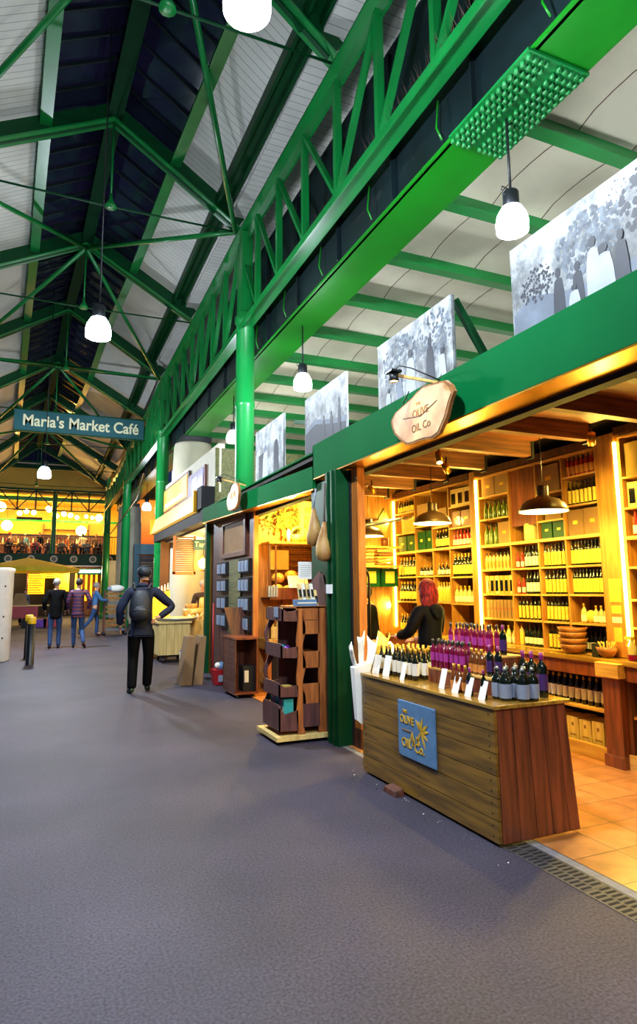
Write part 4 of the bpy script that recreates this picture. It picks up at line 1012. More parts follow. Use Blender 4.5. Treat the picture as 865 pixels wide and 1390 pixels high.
# wire stoppered bottles
def swing():
    t = thing('swing_bottle', 'x', 'bottle', (0, 0, 0))
    m = MB(); m.lathe([(0, 0), (.03, 0), (.033, .008), (.033, .1), (.028, .12), (.013, .135), (.012, .155)], 'oil', n=14); m.build('glass_body', t)
    m = MB(); m.lathe([(.0335, .015), (.0335, .088)], 'lblue', n=14); m.build('label', t)
    m = MB(); m.lathe([(.009, .155), (.010, .163), (.007, .170), (0, .172)], 'steel', n=10); st = m.build('stopper', t)
    m = MB(); m.tube([(-.018, 0, .14), (-.016, .006, .16), (0, .004, .182), (.016, .006, .16), (.018, 0, .14)], .0015, 'steel', 4); m.build('wire', st)
    return t
sw = swing(); first = True
for j, x in enumerate((2.64, 2.715, 2.79)):
    for i in range(3 if j else 2):
        y = 3.285-i*.072-.0*j
        lab = f'wire stoppered dark bottle, {ORD[i]} from left in the {["front", "middle", "rear"][j]} row at the counter corner'
        if first: sw.location = (x, y, .785); sw['label'] = lab; sw['group'] = 'wire stoppered bottles at the counter corner'; sw.scale = (1.15,)*3; first = False
        else: copy_tree(sw, (x, y, .785), RR.uniform(0, 6), lab, None, 1.15)
# white price cards leaning on the bottles
for i, (y, z, h, w, x) in enumerate(((4.70, .785, .145, .055, 2.535), (4.52, .785, .155, .05, 2.53), (4.27, .785, .12, .03, 2.53), (3.79, .785, .13, .032, 2.56), (3.60, .785, .10, .035, 2.535), (3.44, .785, .115, .032, 2.52), (3.30, .785, .11, .032, 2.52))):
    lb = ['wide white price card leaning at the left end of the counter', 'second white price card, before gold capped bottles', 'slim white card among the gold capped oil bottles', 'tall white card against the low wooden step', 'short white card before the amber bottles', 'white card left of the dark plum capped bottle', 'white card beside the wire stoppered bottles'][i]
    m = MB(); m.hexa([(x, y-w, z), (x+.003, y-w, z), (x+.003, y+w, z), (x, y+w, z), (x+.035, y-w, z+h), (x+.038, y-w, z+h), (x+.038, y+w, z+h), (x+.035, y+w, z+h)], 'paper')
    one(m, 'price_card', lb, 'card', 'white price cards on the counter')
# crumpled paper bags in the corner
t = thing('paper_bags', 'sheaf of white paper bags hanging at the left counter end', 'paper bags', (2.72, 4.95, .5), None)
r = random.Random(12)
for k in range(6):
    x = 2.47+k*.045; y = 4.88-.008*k; h = [.24, .32, .28, .33, .26, .22][k]; w = .062; le = [-.32, -.05, .2, .35, .55, .75][k]
    gv = []; nn = 5
    for a_ in range(nn+1):
        for b_ in range(nn+1):
            u = a_/nn-.5; v = b_/nn
            gv.append((x+sin(le)*h*v+.03*sin(5*u+k)*v, y+2*w*u*(.7+.5*v)+.02*sin(4*v+k), .77+h*v*cos(le)+.035*sin(7*u+2*k)*v))
    gf = [(a_*(nn+1)+b_, a_*(nn+1)+b_+1, (a_+1)*(nn+1)+b_+1, (a_+1)*(nn+1)+b_) for a_ in range(nn) for b_ in range(nn)]
    m = MB(); m.add(gv, gf, 'paper' if k != 3 else 'lyel', True); o = m.build('folded_bag', t); sd = o.modifiers.new('thick', 'SOLIDIFY'); sd.thickness = .004
m = MB(); m.hexa([(2.42, 4.81, .40), (2.47, 4.81, .36), (2.50, 4.88, .38), (2.43, 4.88, .40), (2.40, 4.81, .82), (2.56, 4.80, .86), (2.58, 4.93, .86), (2.42, 4.93, .82)], 'paper'); m.build('hanging_sack', t)

# ------------------------------------------------------------------ far shop (second bay)
t = thing('shop_fascia', 'dark green fascia board of the second shop beyond the post', 'fascia', (2.6, 9, 2.6))
m = MB()
m.hexa([(2.66, 6.29, 2.57), (2.70, 6.29, 2.57), (2.64, 11.35, 2.70), (2.60, 11.35, 2.70), (2.66, 6.29, 2.82), (2.70, 6.29, 2.82), (2.64, 11.35, 2.96), (2.60, 11.35, 2.96)], 'fgreen'); m.build('face_board', t)
m = MB(); m.hexa([(2.665, 6.29, 2.555), (2.82, 6.29, 2.555), (2.82, 11.35, 2.685), (2.605, 11.35, 2.685), (2.665, 6.29, 2.57), (2.82, 6.29, 2.57), (2.82, 11.35, 2.70), (2.605, 11.35, 2.70)], 'brass'); m.build('gold_reflection_strip', t)  # gold strip again: reflected shop light put into the material
m = MB(); m.box(2.82, 2.92, 6.3, 11.3, 2.56, 2.86, 'blackm'); m.build('shutter_housing', t)
m = MB(); m.box(2.64, 2.7, 6.30, 11.35, 2.95, 2.97, 'fgreen'); m.build('upper_rail', t)
struct(MB().box(2.99, 4.6, 9.32, 9.38, 0, 2.95, 'wallp').build('wall_niche_rear'))
struct(MB().box(2.81, 2.86, 8.90, 11.45, 0, 2.95, 'wbrown').build('wall_niche_side'))
struct(MB().box(2.78, 4.95, 9.3, 11.45, 2.94, 2.99, 'darkin').build('ceiling_niche'))
struct(MB().box(3.9, 3.96, 7.92, 9.32, 0, 2.95, 'wallp').build('wall_niche_right'))
m = MB(); m.box(2.80, 2.87, 8.84, 8.90, 0, 2.9, 'wpost'); one(m, 'timber_post', 'bright orange timber edge post left of the bread case', 'post')
m = MB(); m.box(3.4, 3.46, 9.28, 9.32, .05, 2.9, 'wpost') ; one(m, 'timber_batten', 'slim timber batten on the planked wall', 'batten')
# framed board
t = thing('framed_board', 'large dark framed wooden board high on the side wall', 'framed board', (2.83, 9.8, 2.0))
m = MB()
for a in ((9.2, 10.6, 2.0, 2.08), (9.2, 10.6, 2.56, 2.64), (9.2, 9.3, 2.08, 2.56), (10.5, 10.6, 2.08, 2.56)): m.box(2.77, 2.81, *a, 'wbrown')
m.build('frame', t, bevel=.004); m = MB(); m.box(2.79, 2.81, 9.3, 10.5, 2.08, 2.56, 'card'); m.build('board', t)
m = MB(); m.box(2.785, 2.81, 9.5, 10.15, .8, 1.95, 'olivewall'); one(m, 'wall_panel', 'greenish plank panel on the side wall below the framed board', 'panel')
for c, (ya, yb2, n) in enumerate(((10.8, 10.22, 2), (9.48, 8.95, 3))):
    for r_ in range(4):
        z1 = 1.94-r_*.285
        t = thing('tin_rack', f'small dark rack of blue and white packets, {ORD[r_]} from top, {["left", "right"][c]} column', 'rack', (2.78, (ya+yb2)/2, z1-.22), 'small racks on the side wall')
        m = MB(); m.box(2.75, 2.81, yb2, ya, z1-.21, z1, 'blackm'); m.build('frame', t)
        w = (ya-yb2)/n
        for q in range(n):
            m = MB(); m.box(2.738, 2.75, yb2+w*q+w*.15, yb2+w*(q+1)-w*.15, z1-.19, z1-.03, 'lblue'); m.box(2.732, 2.738, yb2+w*q+w*.25, yb2+w*(q+1)-w*.6, z1-.17, z1-.05, 'bluesign'); m.build('packet', t)
light('niche_light', 'POINT', (3.35, 8.75, 2.5), 80, WARM, .05)
light('niche_light', 'POINT', (3.0, 8.6, 2.0), 10, WARM, .1)
light('niche_light', 'SPOT', (2.95, 10.3, 2.75), 50, WARM, .05, None, (0, radians(0), 0), radians(120))
# bread case
t = thing('bread_case', 'glazed wooden case of round loaves on the rear wall', 'display case', (3.5, 9.1, 1.3))
m = MB(); m.box(3.06, 3.9, 8.9, 9.3, 1.33, 1.36, 'wbrown'); m.box(3.06, 3.9, 8.88, 8.91, 1.33, 1.50, 'woodr'); m.build('tray', t)
m = MB(); m.box(3.05, 3.9, 8.88, 9.3, 2.16, 2.19, 'shelf'); m.build('top_board', t)
for x in (3.06, 3.16): m = MB(); m.box(x-.012, x+.012, 8.89, 8.91, 1.36, 2.16, 'wbrown'); m.build('corner_post', t)
m = MB()
for k in range(22): m.box(3.2+r.uniform(0, .1), 3.88, 9.26, 9.3, 1.38+k*.035, 1.40+k*.035, ['wbrown', 'bark', 'woodr'][k % 3])
m.build('back_slats', t)
for i, (x, z) in enumerate(((3.22, 1.45), (3.4, 1.43), (3.6, 1.45), (3.78, 1.44), (3.26, 1.62), (3.47, 1.66), (3.68, 1.68))):
    m = MB(); m.ball((x, 9.02+(.06 if i > 3 else 0), z+.03), .105, 'bread', 12, 1, .8, .75); one(m, 'bread_loaf', f'round crusty loaf in the case, {ORD[i] if i < 4 else ORD[i-4]} from left in the {"bottom" if i < 4 else "upper"} row', 'bread', 'loaves in the bread case')
m = MB(); m.hexa([(3.36, 8.86, 1.50), (3.68, 8.86, 1.50), (3.68, 8.875, 1.50), (3.36, 8.875, 1.50), (3.35, 8.91, 1.68), (3.66, 8.91, 1.68), (3.66, 8.925, 1.68), (3.35, 8.925, 1.68)], 'paper'); one(m, 'price_card', 'white card leaning before the loaves', 'card')
m = MB(); m.box(3.18, 3.48, 9.2, 9.21, 1.78, 2.08, 'screeny'); one(m, 'menu_card', 'bright lit menu card inside the bread case', 'card')
m = MB()
for k in range(4): m.box(3.03+k*.04, 3.06+k*.04, 8.86, 8.9, 1.37, 1.53, 'gl'); 
one(m, 'grey_cartons', 'row of slim grey cartons at the left foot of the bread case', 'cartons')
# wreath and basket on top of the case
m = MB(); r = random.Random(6)
for k in range(150):
    a = r.uniform(0, 2*pi); q = r.uniform(.06, .26); x = 3.4+q*cos(a)*1.4+.05; z = 2.56+q*sin(a)*.8; b = r.uniform(0, 2*pi); L = .05
    m.add([(x, 9.2, z), (x+L*cos(b+.4), 9.17, z+L*sin(b+.4)), (x+1.6*L*cos(b), 9.2, z+1.6*L*sin(b)), (x+L*cos(b-.4), 9.21, z+L*sin(b-.4))], [(0, 1, 2, 3)], 'leaf')
one(m, 'olive_branches', 'bunch of dry olive branches hanging above the bread case', 'branches', kind='stuff')
t = thing('basket', 'wicker basket with hoop handle on top of the bread case', 'basket', (3.6, 9.05, 2.19)); m = MB(); m.lathe([(0, 0), (.12, 0), (.15, .12), (.14, .12), (.1, .02)], 'bread', 3.6, 9.05, 16, z0=2.19); m.build('bowl', t)
m = MB(); m.tube([(3.6+.14*cos(pi*j/8), 9.05, 2.3+.14*sin(pi*j/8)) for j in range(9)], .012, 'wpale', 6); m.build('handle', t)
m = MB(); m.lathe([(0, 0), (.03, 0), (.03, .16), (.015, .2), (0, .2)], 'paper', 3.42, 9.05, 12, z0=2.19); one(m, 'white_bottle', 'short white candle like bottle beside the basket', 'bottle')
t = thing('wall_cupboard', 'golden narrow wooden wall cupboard right of the olive branches', 'cupboard', (3.76, 9.2, 2.25)); m = MB(); m.box(3.66, 3.88, 9.1, 9.3, 2.25, 2.85, 'wpale'); m.build('body', t); m = MB(); m.box(3.69, 3.85, 9.085, 9.1, 2.3, 2.62, 'shelf'); dr = m.build('door', t); m = MB(); m.box(3.70, 3.71, 9.075, 9.085, 2.43, 2.49, 'brass'); m.build('door_handle', dr); m = MB(); m.box(3.70, 3.84, 9.08, 9.1, 2.66, 2.74, 'shelf'); m.build('drawer', t)
# thick block counter
t = thing('block_counter', 'thick butcher block counter under the bread case', 'counter', (3.3, 9.05, 0))
m = MB(); m.box(3.02, 3.88, 8.85, 9.3, .60, .76, 'shelf'); m.build('block_top', t, bevel=.008)
for x in (3.06, 3.42, 3.82): m = MB(); m.box(x-.03, x+.03, 8.88, 8.94, 0.01, .6, 'wpost'); m.build('leg', t)
m = MB(); m.box(3.04, 3.86, 8.9, 9.3, .10, .13, 'shelf'); m.build('lower_shelf', t)
t = thing('oil_crate', 'pale open wooden crate on the butcher block counter', 'crate', (3.22, 9.0, .76)); m = MB()
m.box(3.06, 3.40, 8.87, 8.885, .76, .93, 'wpale'); m.box(3.06, 3.40, 9.1, 9.115, .76, .93, 'wpale'); m.box(3.06, 3.075, 8.87, 9.11, .76, .93, 'wpale'); m.box(3.385, 3.4, 8.87, 9.11, .76, .93, 'wpale'); m.box(3.06, 3.4, 8.87, 9.11, .76, .77, 'wpale'); m.build('crate', t)
for i, x in enumerate((3.13, 3.22, 3.31)): put('pale', x, 8.98, .772, f'{ORD[i]} from left of the pale bottles in the wooden crate', 'bottles in the pale crate', 0, 1.25)
m = MB(); m.box(3.24, 3.38, 8.86, 8.868, .86, 1.12, 'paper'); one(m, 'price_card', 'white card standing against the pale bottle crate', 'card')
t = thing('oil_tin', 'tall black tin with white label under the butcher block counter', 'tin', (3.2, 8.95, .13)); m = MB(); m.box(3.1, 3.32, 8.88, 9.1, .131, .52, 'blackm'); m.build('body', t, bevel=.004); m = MB(); m.box(3.2, 3.29, 8.875, 8.88, .26, .42, 'lwhite'); m.build('label', t)
# brown cabinet on casters with raised lid
t = thing('rolling_cabinet', 'red brown cabinet on casters with raised lid, beyond the display rack', 'cabinet', (2.66, 8.95, 0))
x0, x1, y0, y1 = 2.46, 2.79, 8.60, 9.22
m = MB(); 
for k in range(6): m.box(x0, x0+.018, y0, y1, .07+k*.12, .185+k*.12, 'wbrown')
m.build('slatted_side', t, bevel=.003)
m = MB(); m.box(x1-.02, x1, y0, y1, .07, .79, 'woodr'); m.build('side_panel', t)
m = MB(); m.box(x0, x1, y1-.02, y1, .07, .79, 'woodr'); m.build('back_panel', t)
m = MB(); m.box(x0, x1, y0, y1, .05, .08, 'woodr'); fb = m.build('floor_board', t)
m = MB(); m.box(x0-.01, x1+.01, y0-.01, y1, .79, .82, 'woodr'); m.build('top_board', t)
for x in (x0+.05, x1-.05):
    for y in (y0+.05, y1-.05):
        m = MB(); m.prism([(y+.025*cos(2*pi*j/12), .026+.025*sin(2*pi*j/12)) for j in range(12)], 'black', 'x', x-.01, x+.01); m.build('caster', fb)
m = MB(); m.hexa([(x0+.1, y1-.06, .82), (x1, y1-.06, .82), (x1, y1-.03, .82), (x0+.1, y1-.03, .82), (x0+.0, y1-.02, 1.22), (x1, y1-.02, 1.22), (x1, y1+.01, 1.22), (x0+.0, y1+.01, 1.22)], 'wbrown'); m.build('raised_lid', t)
t = thing('oil_tin', 'black tin with pale label inside the rolling cabinet', 'tin', (2.66, 8.8, .08)); m = MB(); m.box(2.6, 2.78, 8.68, 8.9, .081, .42, 'blackm'); m.build('body', t, bevel=.004); m = MB(); m.box(2.62, 2.68, 8.675, 8.68, .2, .36, 'lwhite'); m.build('label', t)
m = MB(); m.tube([(2.72, 10.9, 0.01), (2.75, 11.0, 1.25)], .014, 'red', 8); one(m, 'broom_handle', 'red pole leaning by the door post of the second shop', 'pole')
t = thing('red_basket', 'red plastic basket with a blue bundle on the ground', 'basket', (2.62, 10.0, 0)); m = MB(); m.hexa([(2.52, 9.9, .01), (2.72, 9.9, .01), (2.72, 10.1, .01), (2.52, 10.1, .01), (2.49, 9.87, .24), (2.75, 9.87, .24), (2.75, 10.13, .24), (2.49, 10.13, .24)], 'red'); m.build('tub', t); m = MB(); m.box(2.56, 2.7, 9.868, 9.885, .06, .16, 'lblue'); m.build('label', t)
m = MB(); m.ball((2.63, 10.0, .28), .09, 'bluesign', 10, 1, 1, .8); m.ball((2.57, 9.97, .3), .05, 'paper', 8); one(m, 'blue_bundle', 'blue and white bundle lying in the red basket', 'bundle')

# ------------------------------------------------------------------ stepped display rack on a trolley
t = thing('display_rack', 'stepped brown wooden display rack with scalloped sides on a low trolley', 'display rack', (2.4, 6.2, 0))
def scallop(a0, a1, z0, z1, wv, n=24, ph=0):
    return [(a1+wv*sin(2*pi*(z-z0)/.34+ph), z) for z in [z0+(z1-z0)*k/n for k in range(n+1)]]
m = MB(); m.box(2.10, 2.70, 5.88, 6.50, .035, .075, 'wpale'); tb = m.build('trolley_board', t)
for x in (2.16, 2.63):
    for y in (5.95, 6.43): m = MB(); m.prism([(y+.02*cos(2*pi*j/12), .02+.02*sin(2*pi*j/12)) for j in range(12)], 'black', 'x', x-.012, x+.012); m.build('caster', tb)
# front board facing the viewer: stiles and rails with two wavy openings
yF = 5.93
m = MB()
lf = [(2.33+.008*sin(z*18), z) for z in [.08+1.22*k/24 for k in range(25)]]; ri = [(2.405+.018*sin(z*18+1), z) for z in [.08+1.22*k/24 for k in range(25)]]
m.prism(lf+ri[::-1], 'wrack', 'y', yF, yF+.02); m.build('left_stile', t)
m = MB(); m.box(2.56, 2.64, yF, yF+.02, .08, 1.3, 'wrack'); m.build('right_stile', t)
for z0, z1, k in ((1.17, 1.30, 'wrack'), (1.03, 1.165, 'wrack'), (.70, .86, 'wrack'), (.14, .55, 'wrack'), (.14, .36, 'wrackd')):
    m = MB(); m.box(2.39, 2.57, yF-(.003 if k == 'wrackd' else 0), yF+.018, z0, z1, k); m.build('rail', t)
# tall side board towards the post
m = MB(); P = [(6.42, .08), (5.92, .08)]+[(5.915+.03*sin(z*9), z) for z in [.1+1.4*k/24 for k in range(25)]]+[(6.0, 1.62), (6.1, 1.66), (6.42, 1.5)]
m.prism(P, 'wrackd', 'x', 2.645, 2.665); m.build('tall_side_board', t)
m = MB(); m.box(2.30, 2.66, 6.40, 6.42, .08, 1.3, 'wrackd'); m.build('far_board', t)
m = MB(); m.box(2.32, 2.65, 5.93, 6.42, 1.285, 1.305, 'wrack'); m.build('top_shelf', t)
for z, d, h in ((1.185, .15, .11), (.83, .16, .11), (.46, .18, .11), (.14, .18, .22)):
    x1_, x0_ = 2.335, 2.335-d
    m = MB(); m.box(x0_, 2.64, 5.96, 6.40, z, z+.015, 'wrack'); m.build('tray_bottom', t)
    m = MB(); m.prism([(6.42, z-.02), (5.93, z-.02), (5.93, z+h*.9), (5.97, z+h), (6.38, z+h), (6.42, z+h*.9)], 'wrackd', 'x', x0_-.015, x0_); m.build('tray_lip', t)
    for y in (5.93, 6.405):
        m = MB(); m.prism([(x0_-.015, z-.02), (2.34, z-.03), (2.34, z+h*.75), (x0_+.05, z+h*.6), (x0_-.015, z+h*.9)], 'wrackd', 'y', y, y+.015); m.build('tray_end', t)
for y in (6.39,):
    m = MB(); P1 = [(2.18+.03*sin(z*17)-.03*(1.2-z)*.6, z) for z in [.08+1.12*k/20 for k in range(21)]]; P2 = [(p[0]+.05+.02*sin(p[1]*17+1), p[1]) for p in P1]
    m.prism(P1+P2[::-1], 'wrackd', 'y', y+.017, y+.03); m.build('scalloped_bracket', t)
for i in range(6):
    y = 6.33-i*.068; m = MB(); m.box(2.20, 2.30, y-.03, y+.03, .158, .40+.01*(i % 2), ['tealbox', 'pinkbox', 'tealbox'][i % 3]); m.box(2.198, 2.2, y-.02, y+.02, .22, .34, 'lwhite')
    one(m, 'tea_box', f'{["teal", "pink", "teal"][i%3]} upright carton in the lowest bin, {ORD[i]} from the far end', 'box', 'cartons in the lowest bin of the rack', bevel=.002)
for i in range(7):
    y = 6.35-i*.06; k = ['purple', 'cyan', 'purple', 'cyan', 'cyan', 'purple', 'purple'][i]
    m = MB(); m.ball((2.24+.03*(i % 2), y, .885), .036, k, 10); one(m, 'foil_sweet', f'{"purple" if k == "purple" else "turquoise"} foil wrapped ball on the middle tray, {ORD[i]} from the far end', 'sweet', 'foil balls on the middle tray')
m = MB(); m.box(2.22, 2.31, 6.0, 6.1, .476, .53, 'giftbox'); one(m, 'small_box', 'small gold box on the lower tray of the rack', 'box', bevel=.002)
m = MB(); m.box(2.158, 2.163, 6.02, 6.14, 1.20, 1.30, 'lblue'); one(m, 'price_label', 'small pale blue label on the top tray of the rack', 'label')
m = MB(); m.box(2.35, 2.56, 5.96, 6.1, 1.306, 1.37, 'bluesign'); m.box(2.35, 2.56, 5.958, 5.96, 1.33, 1.345, 'lwhite'); one(m, 'blue_carton', 'low dark blue carton on top of the rack', 'box', bevel=.002)
for i in range(5):
    x = 2.40+i*.045
    t = thing('snack_packet', f'pale tall packet leaning on top of the rack, {ORD[i]} from left', 'packet', (x, 6.05, 1.37), 'packets on top of the rack')
    m = MB(); z0_ = 1.372 if i < 4 else 1.306; m.hexa([(x-.017, 6.0, z0_), (x+.017, 6.0, z0_), (x+.017, 6.02, z0_), (x-.017, 6.02, z0_), (x+.0, 6.1, z0_+.16), (x+.034, 6.1, z0_+.16), (x+.034, 6.12, z0_+.16), (x+.0, 6.12, z0_+.16)], 'lwhite' if i % 2 else 'wpale'); m.build('packet', t)
    m = MB(); m.hexa([(x-.010, 5.998, z0_+.03), (x+.012, 5.998, z0_+.03), (x+.012, 6.012, z0_+.03), (x-.010, 6.012, z0_+.03), (x+.0, 6.045, z0_+.1), (x+.022, 6.045, z0_+.1), (x+.022, 6.06, z0_+.1), (x, 6.06, z0_+.1)], 'blackm'); m.build('print', t)
t = thing('sign_card', 'white sign card on a stick above the display rack', 'sign', (2.5, 6.12, 1.37)); m = MB(); m.box(2.43, 2.58, 6.14, 6.147, 1.58, 1.76, 'paper'); m.build('card', t); m = MB(); m.tube([(2.5, 6.15, 1.306), (2.5, 6.15, 1.6)], .006, 'shelf', 6); m.build('stick', t)
m2 = MB(); [m2.box(2.45, 2.56, 6.138, 6.14, 1.72-.022*q, 1.724-.022*q, 'gl') for q in range(6)]; m2.build('writing', t)
# hanging hams
def ham(y, z, x, label, L=.40, s=1):
    t = thing('hanging_ham', label, 'ham', (x, y, z), 'hams hanging on the green panel')
    m = MB(); m.tube([(x, y+.02*s, z+L*.5), (x, y+.015*s, z+L*.35), (x, y, z+L*.12), (x, y-.012*s, z-L*.1), (x, y+.01*s, z-L*.3), (x, y+.02*s, z-L*.45), (x, y+.02*s, z-L*.5)], [.02, .03, .055, .075, .085, .07, .025], 'ham', 12); m.build('ham', t)
    m = MB(); m.tube([(x, y+.02*s, z+L*.5), (x+.02, y, 2.55)], .008, 'lblue' if s > 0 else 'rust', 5); m.build('cord', t)
ham(6.15, 2.13, 2.62, 'left cured ham hanging by a pale cord on the green panel'); ham(5.82, 1.95, 2.58, 'right cured ham hanging lower on the green post', s=-1)

r = random.Random(31); m = MB()
for k in range(70):
    f = r.random(); x = 2.40-.12*abs(r.gauss(0, .6))+.02; y = 2.9+2.1*f; q = r.uniform(.003, .009)
    a = r.uniform(0, 3); m.add([(x, y, .003), (x+q*cos(a)*1.5, y+q*sin(a)*1.5, .004), (x+q, y+q, .006), (x-q*.3, y+q, .004)], [(0, 1, 2, 3)], ['paper', 'gm', 'slot', 'slot', 'leaf'][k % 5])
one(m, 'floor_litter', 'tiny scraps of litter on the ground along the counter foot', 'litter', kind='stuff')

# ------------------------------------------------------------------ third stall (sign boxes, shutter, food cart)
t = thing('stall_post', 'slotted dark green steel post between the second and third stalls', 'post', (2.9, 11.6, 0))
m = MB(); m.box(2.72, 2.86, 11.5, 11.62, 0, 2.75, 'green_dk'); m.box(2.88, 3.02, 11.5, 11.62, 0, 2.75, 'green_dk'); m.build('post', t)
m = MB(); m.box(2.80, 2.83, 11.49, 11.5, 0, 2.75, 'brass'); m.build('brass_strip', t)
m = MB(); m.box(2.86, 2.93, 11.44, 11.5, 1.5, 1.58, 'steel'); m.build('socket', t)
struct(MB().box(2.86, 6.0, 11.46, 11.5, 2.7, 4.15, 'olivewall').box(2.93, 2.97, 11.44, 11.46, 3.3, 4.15, 'cream').build('wall_stall_side'))
t = thing('kiosk_upper', 'pale upper storey of the third stall carrying the menu screens', 'stall', (3.0, 14, 3.0))
m = MB(); m.hexa([(2.92, 11.5, 3.0), (3.05, 11.5, 3.0), (3.05, 17.2, 3.0), (2.92, 17.2, 3.0), (2.92, 11.5, 4.25), (3.05, 11.5, 4.25), (3.05, 17.2, 4.3), (2.92, 17.2, 4.3)], 'cream'); m.build('upper_wall', t)
t = thing('menu_screen', 'yellow lit menu panel on the third stall, left of the violet one', 'menu screen', (2.85, 15.2, 3.45), 'lit menu boards of the third stall')
m = MB(); m.box(2.86, 2.91, 13.9, 17.05, 3.5, 4.15, 'wbrown'); m.build('frame', t); m = MB(); m.box(2.84, 2.86, 14.0, 16.95, 3.56, 4.09, 'screeny'); m.build('lit_panel', t)
m = MB(); m.box(2.835, 2.84, 14.4, 16.7, 3.62, 3.72, 'white'); m.build('light_band', t)
t = thing('menu_screen', 'violet menu screen on the third stall, right of the yellow one', 'menu screen', (2.85, 13.1, 3.45), 'lit menu boards of the third stall')
m = MB(); m.box(2.86, 2.91, 12.35, 13.85, 3.44, 4.0, 'wbrown'); m.build('frame', t); m = MB(); m.box(2.84, 2.86, 12.42, 13.8, 3.49, 3.95, 'screenb'); m.build('lit_panel', t)
m = MB(); m.box(2.835, 2.84, 13.0, 13.4, 3.6, 3.85, 'white'); m.build('picture', t)
t = thing('light_box_sign', 'long glowing cream sign box over the third stall opening', 'sign', (2.7, 14.5, 3.0))
m = MB(); m.hexa([(2.62, 12.2, 3.02), (2.92, 12.2, 3.02), (2.92, 17.6, 3.02), (2.62, 17.6, 3.02), (2.72, 12.2, 3.4), (2.92, 12.2, 3.4), (2.92, 17.6, 3.4), (2.72, 17.6, 3.4)], 'signbox'); m.build('lit_box', t)
m = MB(); m.box(2.60, 2.93, 17.6, 17.64, 3.0, 3.42, 'brass'); m.build('end_cap', t)
m = MB(); m.box(2.60, 2.93, 12.15, 12.2, 3.0, 3.42, 'brass'); m.build('end_cap', t)
m = MB(); m.box(2.66, 2.92, 11.72, 12.1, 3.02, 3.45, 'blackm'); one(m, 'black_box', 'square black box at the near end of the glowing sign', 'box')
m = MB(); m.box(2.70, 2.95, 11.62, 17.6, 2.78, 3.0, 'blackm'); one(m, 'shutter_box', 'dark roller shutter box under the glowing sign', 'shutter box')
struct(MB().box(4.6, 4.66, 11.5, 17.8, 0, 3.0, 'warmin').build('wall_stall_rear')); struct(MB().box(2.8, 4.6, 17.0, 17.06, 0, 3.0, 'warmin').build('wall_stall_far')); struct(MB().box(2.95, 4.6, 11.62, 17.0, 2.74, 2.78, 'cream').build('ceiling_stall'))
light('stall_light', 'POINT', (3.5, 13.2, 2.4), 70, (1, .72, .3), .1); light('stall_light', 'POINT', (3.3, 15.5, 2.5), 50, (1, .72, .3), .1)
t = thing('louvre_shutter', 'orange brown louvred wooden panel in the third stall', 'shutter', (2.86, 14.5, 1.9))
m = MB(); 
for a in ((2.55, 2.60), (3.02, 3.07)): m.box(a[0]+.12, a[1]+.12, 14.5, 14.55, 1.85, 2.72, 'wpost')
m.box(2.67, 3.19, 14.5, 14.55, 1.83, 1.9, 'wpost'); m.build('frame', t)
m = MB()
for k in range(16): m.box(2.72, 3.14, 14.51, 14.54, 1.92+k*.05, 1.955+k*.05, 'card')
m.build('louvre', t)
t = thing('name_board', 'dark board lettered Tartufi in the third stall', 'sign', (3.33, 14.4, 2.38)); m = MB(); m.box(3.12, 3.60, 14.4, 14.43, 2.40, 2.64, 'teal'); m.build('board', t); text('lettering', 'Tartufi', .17, 'ivory', (3.36, 14.395, 2.52), FACEY, t, .002, .002)
# lantern
t = thing('lantern', 'bright round wicker lantern hanging in the third stall', 'lamp', (3.3, 14.2, 2.1)); m = MB(); m.ball((3.3, 14.2, 2.08), .12, 'bulb', 14); m.build('lit_globe', t)
m = MB(); [m.tube([(3.3+.17*cos(a+pi*k/6)*sin(pi*j/8), 14.2+.17*sin(a+pi*k/6)*sin(pi*j/8), 2.08+.17*cos(pi*j/8)) for j in range(9)], .008, 'brass', 4) for k in range(12) for a in (0,)]; m.tube([(3.3, 14.2, 2.25), (3.3, 14.2, 2.7)], .006, 'black', 4); m.build('cage', t)
# food cart
t = thing('food_cart', 'pale plank food cart on black casters before the third stall', 'cart', (2.7, 13.7, 0))
m = MB()
for k in range(4): m.box(2.22+k*.155, 2.37+k*.155, 13.4, 13.42, .16, .80, 'wpale')
m.build('front_board', t)
m = MB()
for k in range(5): m.box(2.205, 2.222, 13.42+k*.16, 13.575+k*.16, .16, .80, 'wpale')
m.build('side_board', t); m = MB(); m.box(2.84, 2.855, 13.4, 14.2, .16, .8, 'wpale'); m.box(2.2, 2.85, 14.2, 14.22, .16, .8, 'wpale'); m.build('back_board', t)
m = MB(); m.box(2.17, 2.88, 13.36, 14.25, .80, .84, 'wpale'); m.build('top_board', t)
m = MB(); m.box(2.26, 2.8, 13.45, 14.15, .12, .16, 'blackm'); cs_ = m.build('chassis', t)
for x in (2.32, 2.74):
    for y in (13.5, 14.1): m = MB(); m.prism([(y+.06*cos(2*pi*j/14), .061+.06*sin(2*pi*j/14)) for j in range(14)], 'black', 'x', x-.02, x+.02); m.build('caster', cs_)
t = thing('side_counter', 'second pale plank counter right of the food cart', 'counter', (3.1, 14.0, 0)); m = MB()
for k in range(3): m.box(2.90+k*.15, 3.045+k*.15, 13.9, 13.92, .02, .84, 'wpale')
m.box(2.9, 3.35, 13.92, 14.5, .8, .84, 'wpale'); m.build('boards', t)
t = thing('food_pan', 'wide shallow pan of food on top of the food cart', 'pan', (2.62, 13.7, .84))
m = MB(); m.lathe([(0, 0), (.40, 0), (.46, .06), (.44, .06), (.38, .02), (0, .02)], 'steel', 2.64, 13.78, 28, z0=.841); m.build('pan', t); m = MB(); m.lathe([(.40, .045), (.32, .07), (0, .09)], 'cheese', 2.64, 13.78, 28, z0=.841); m.build('food', t)
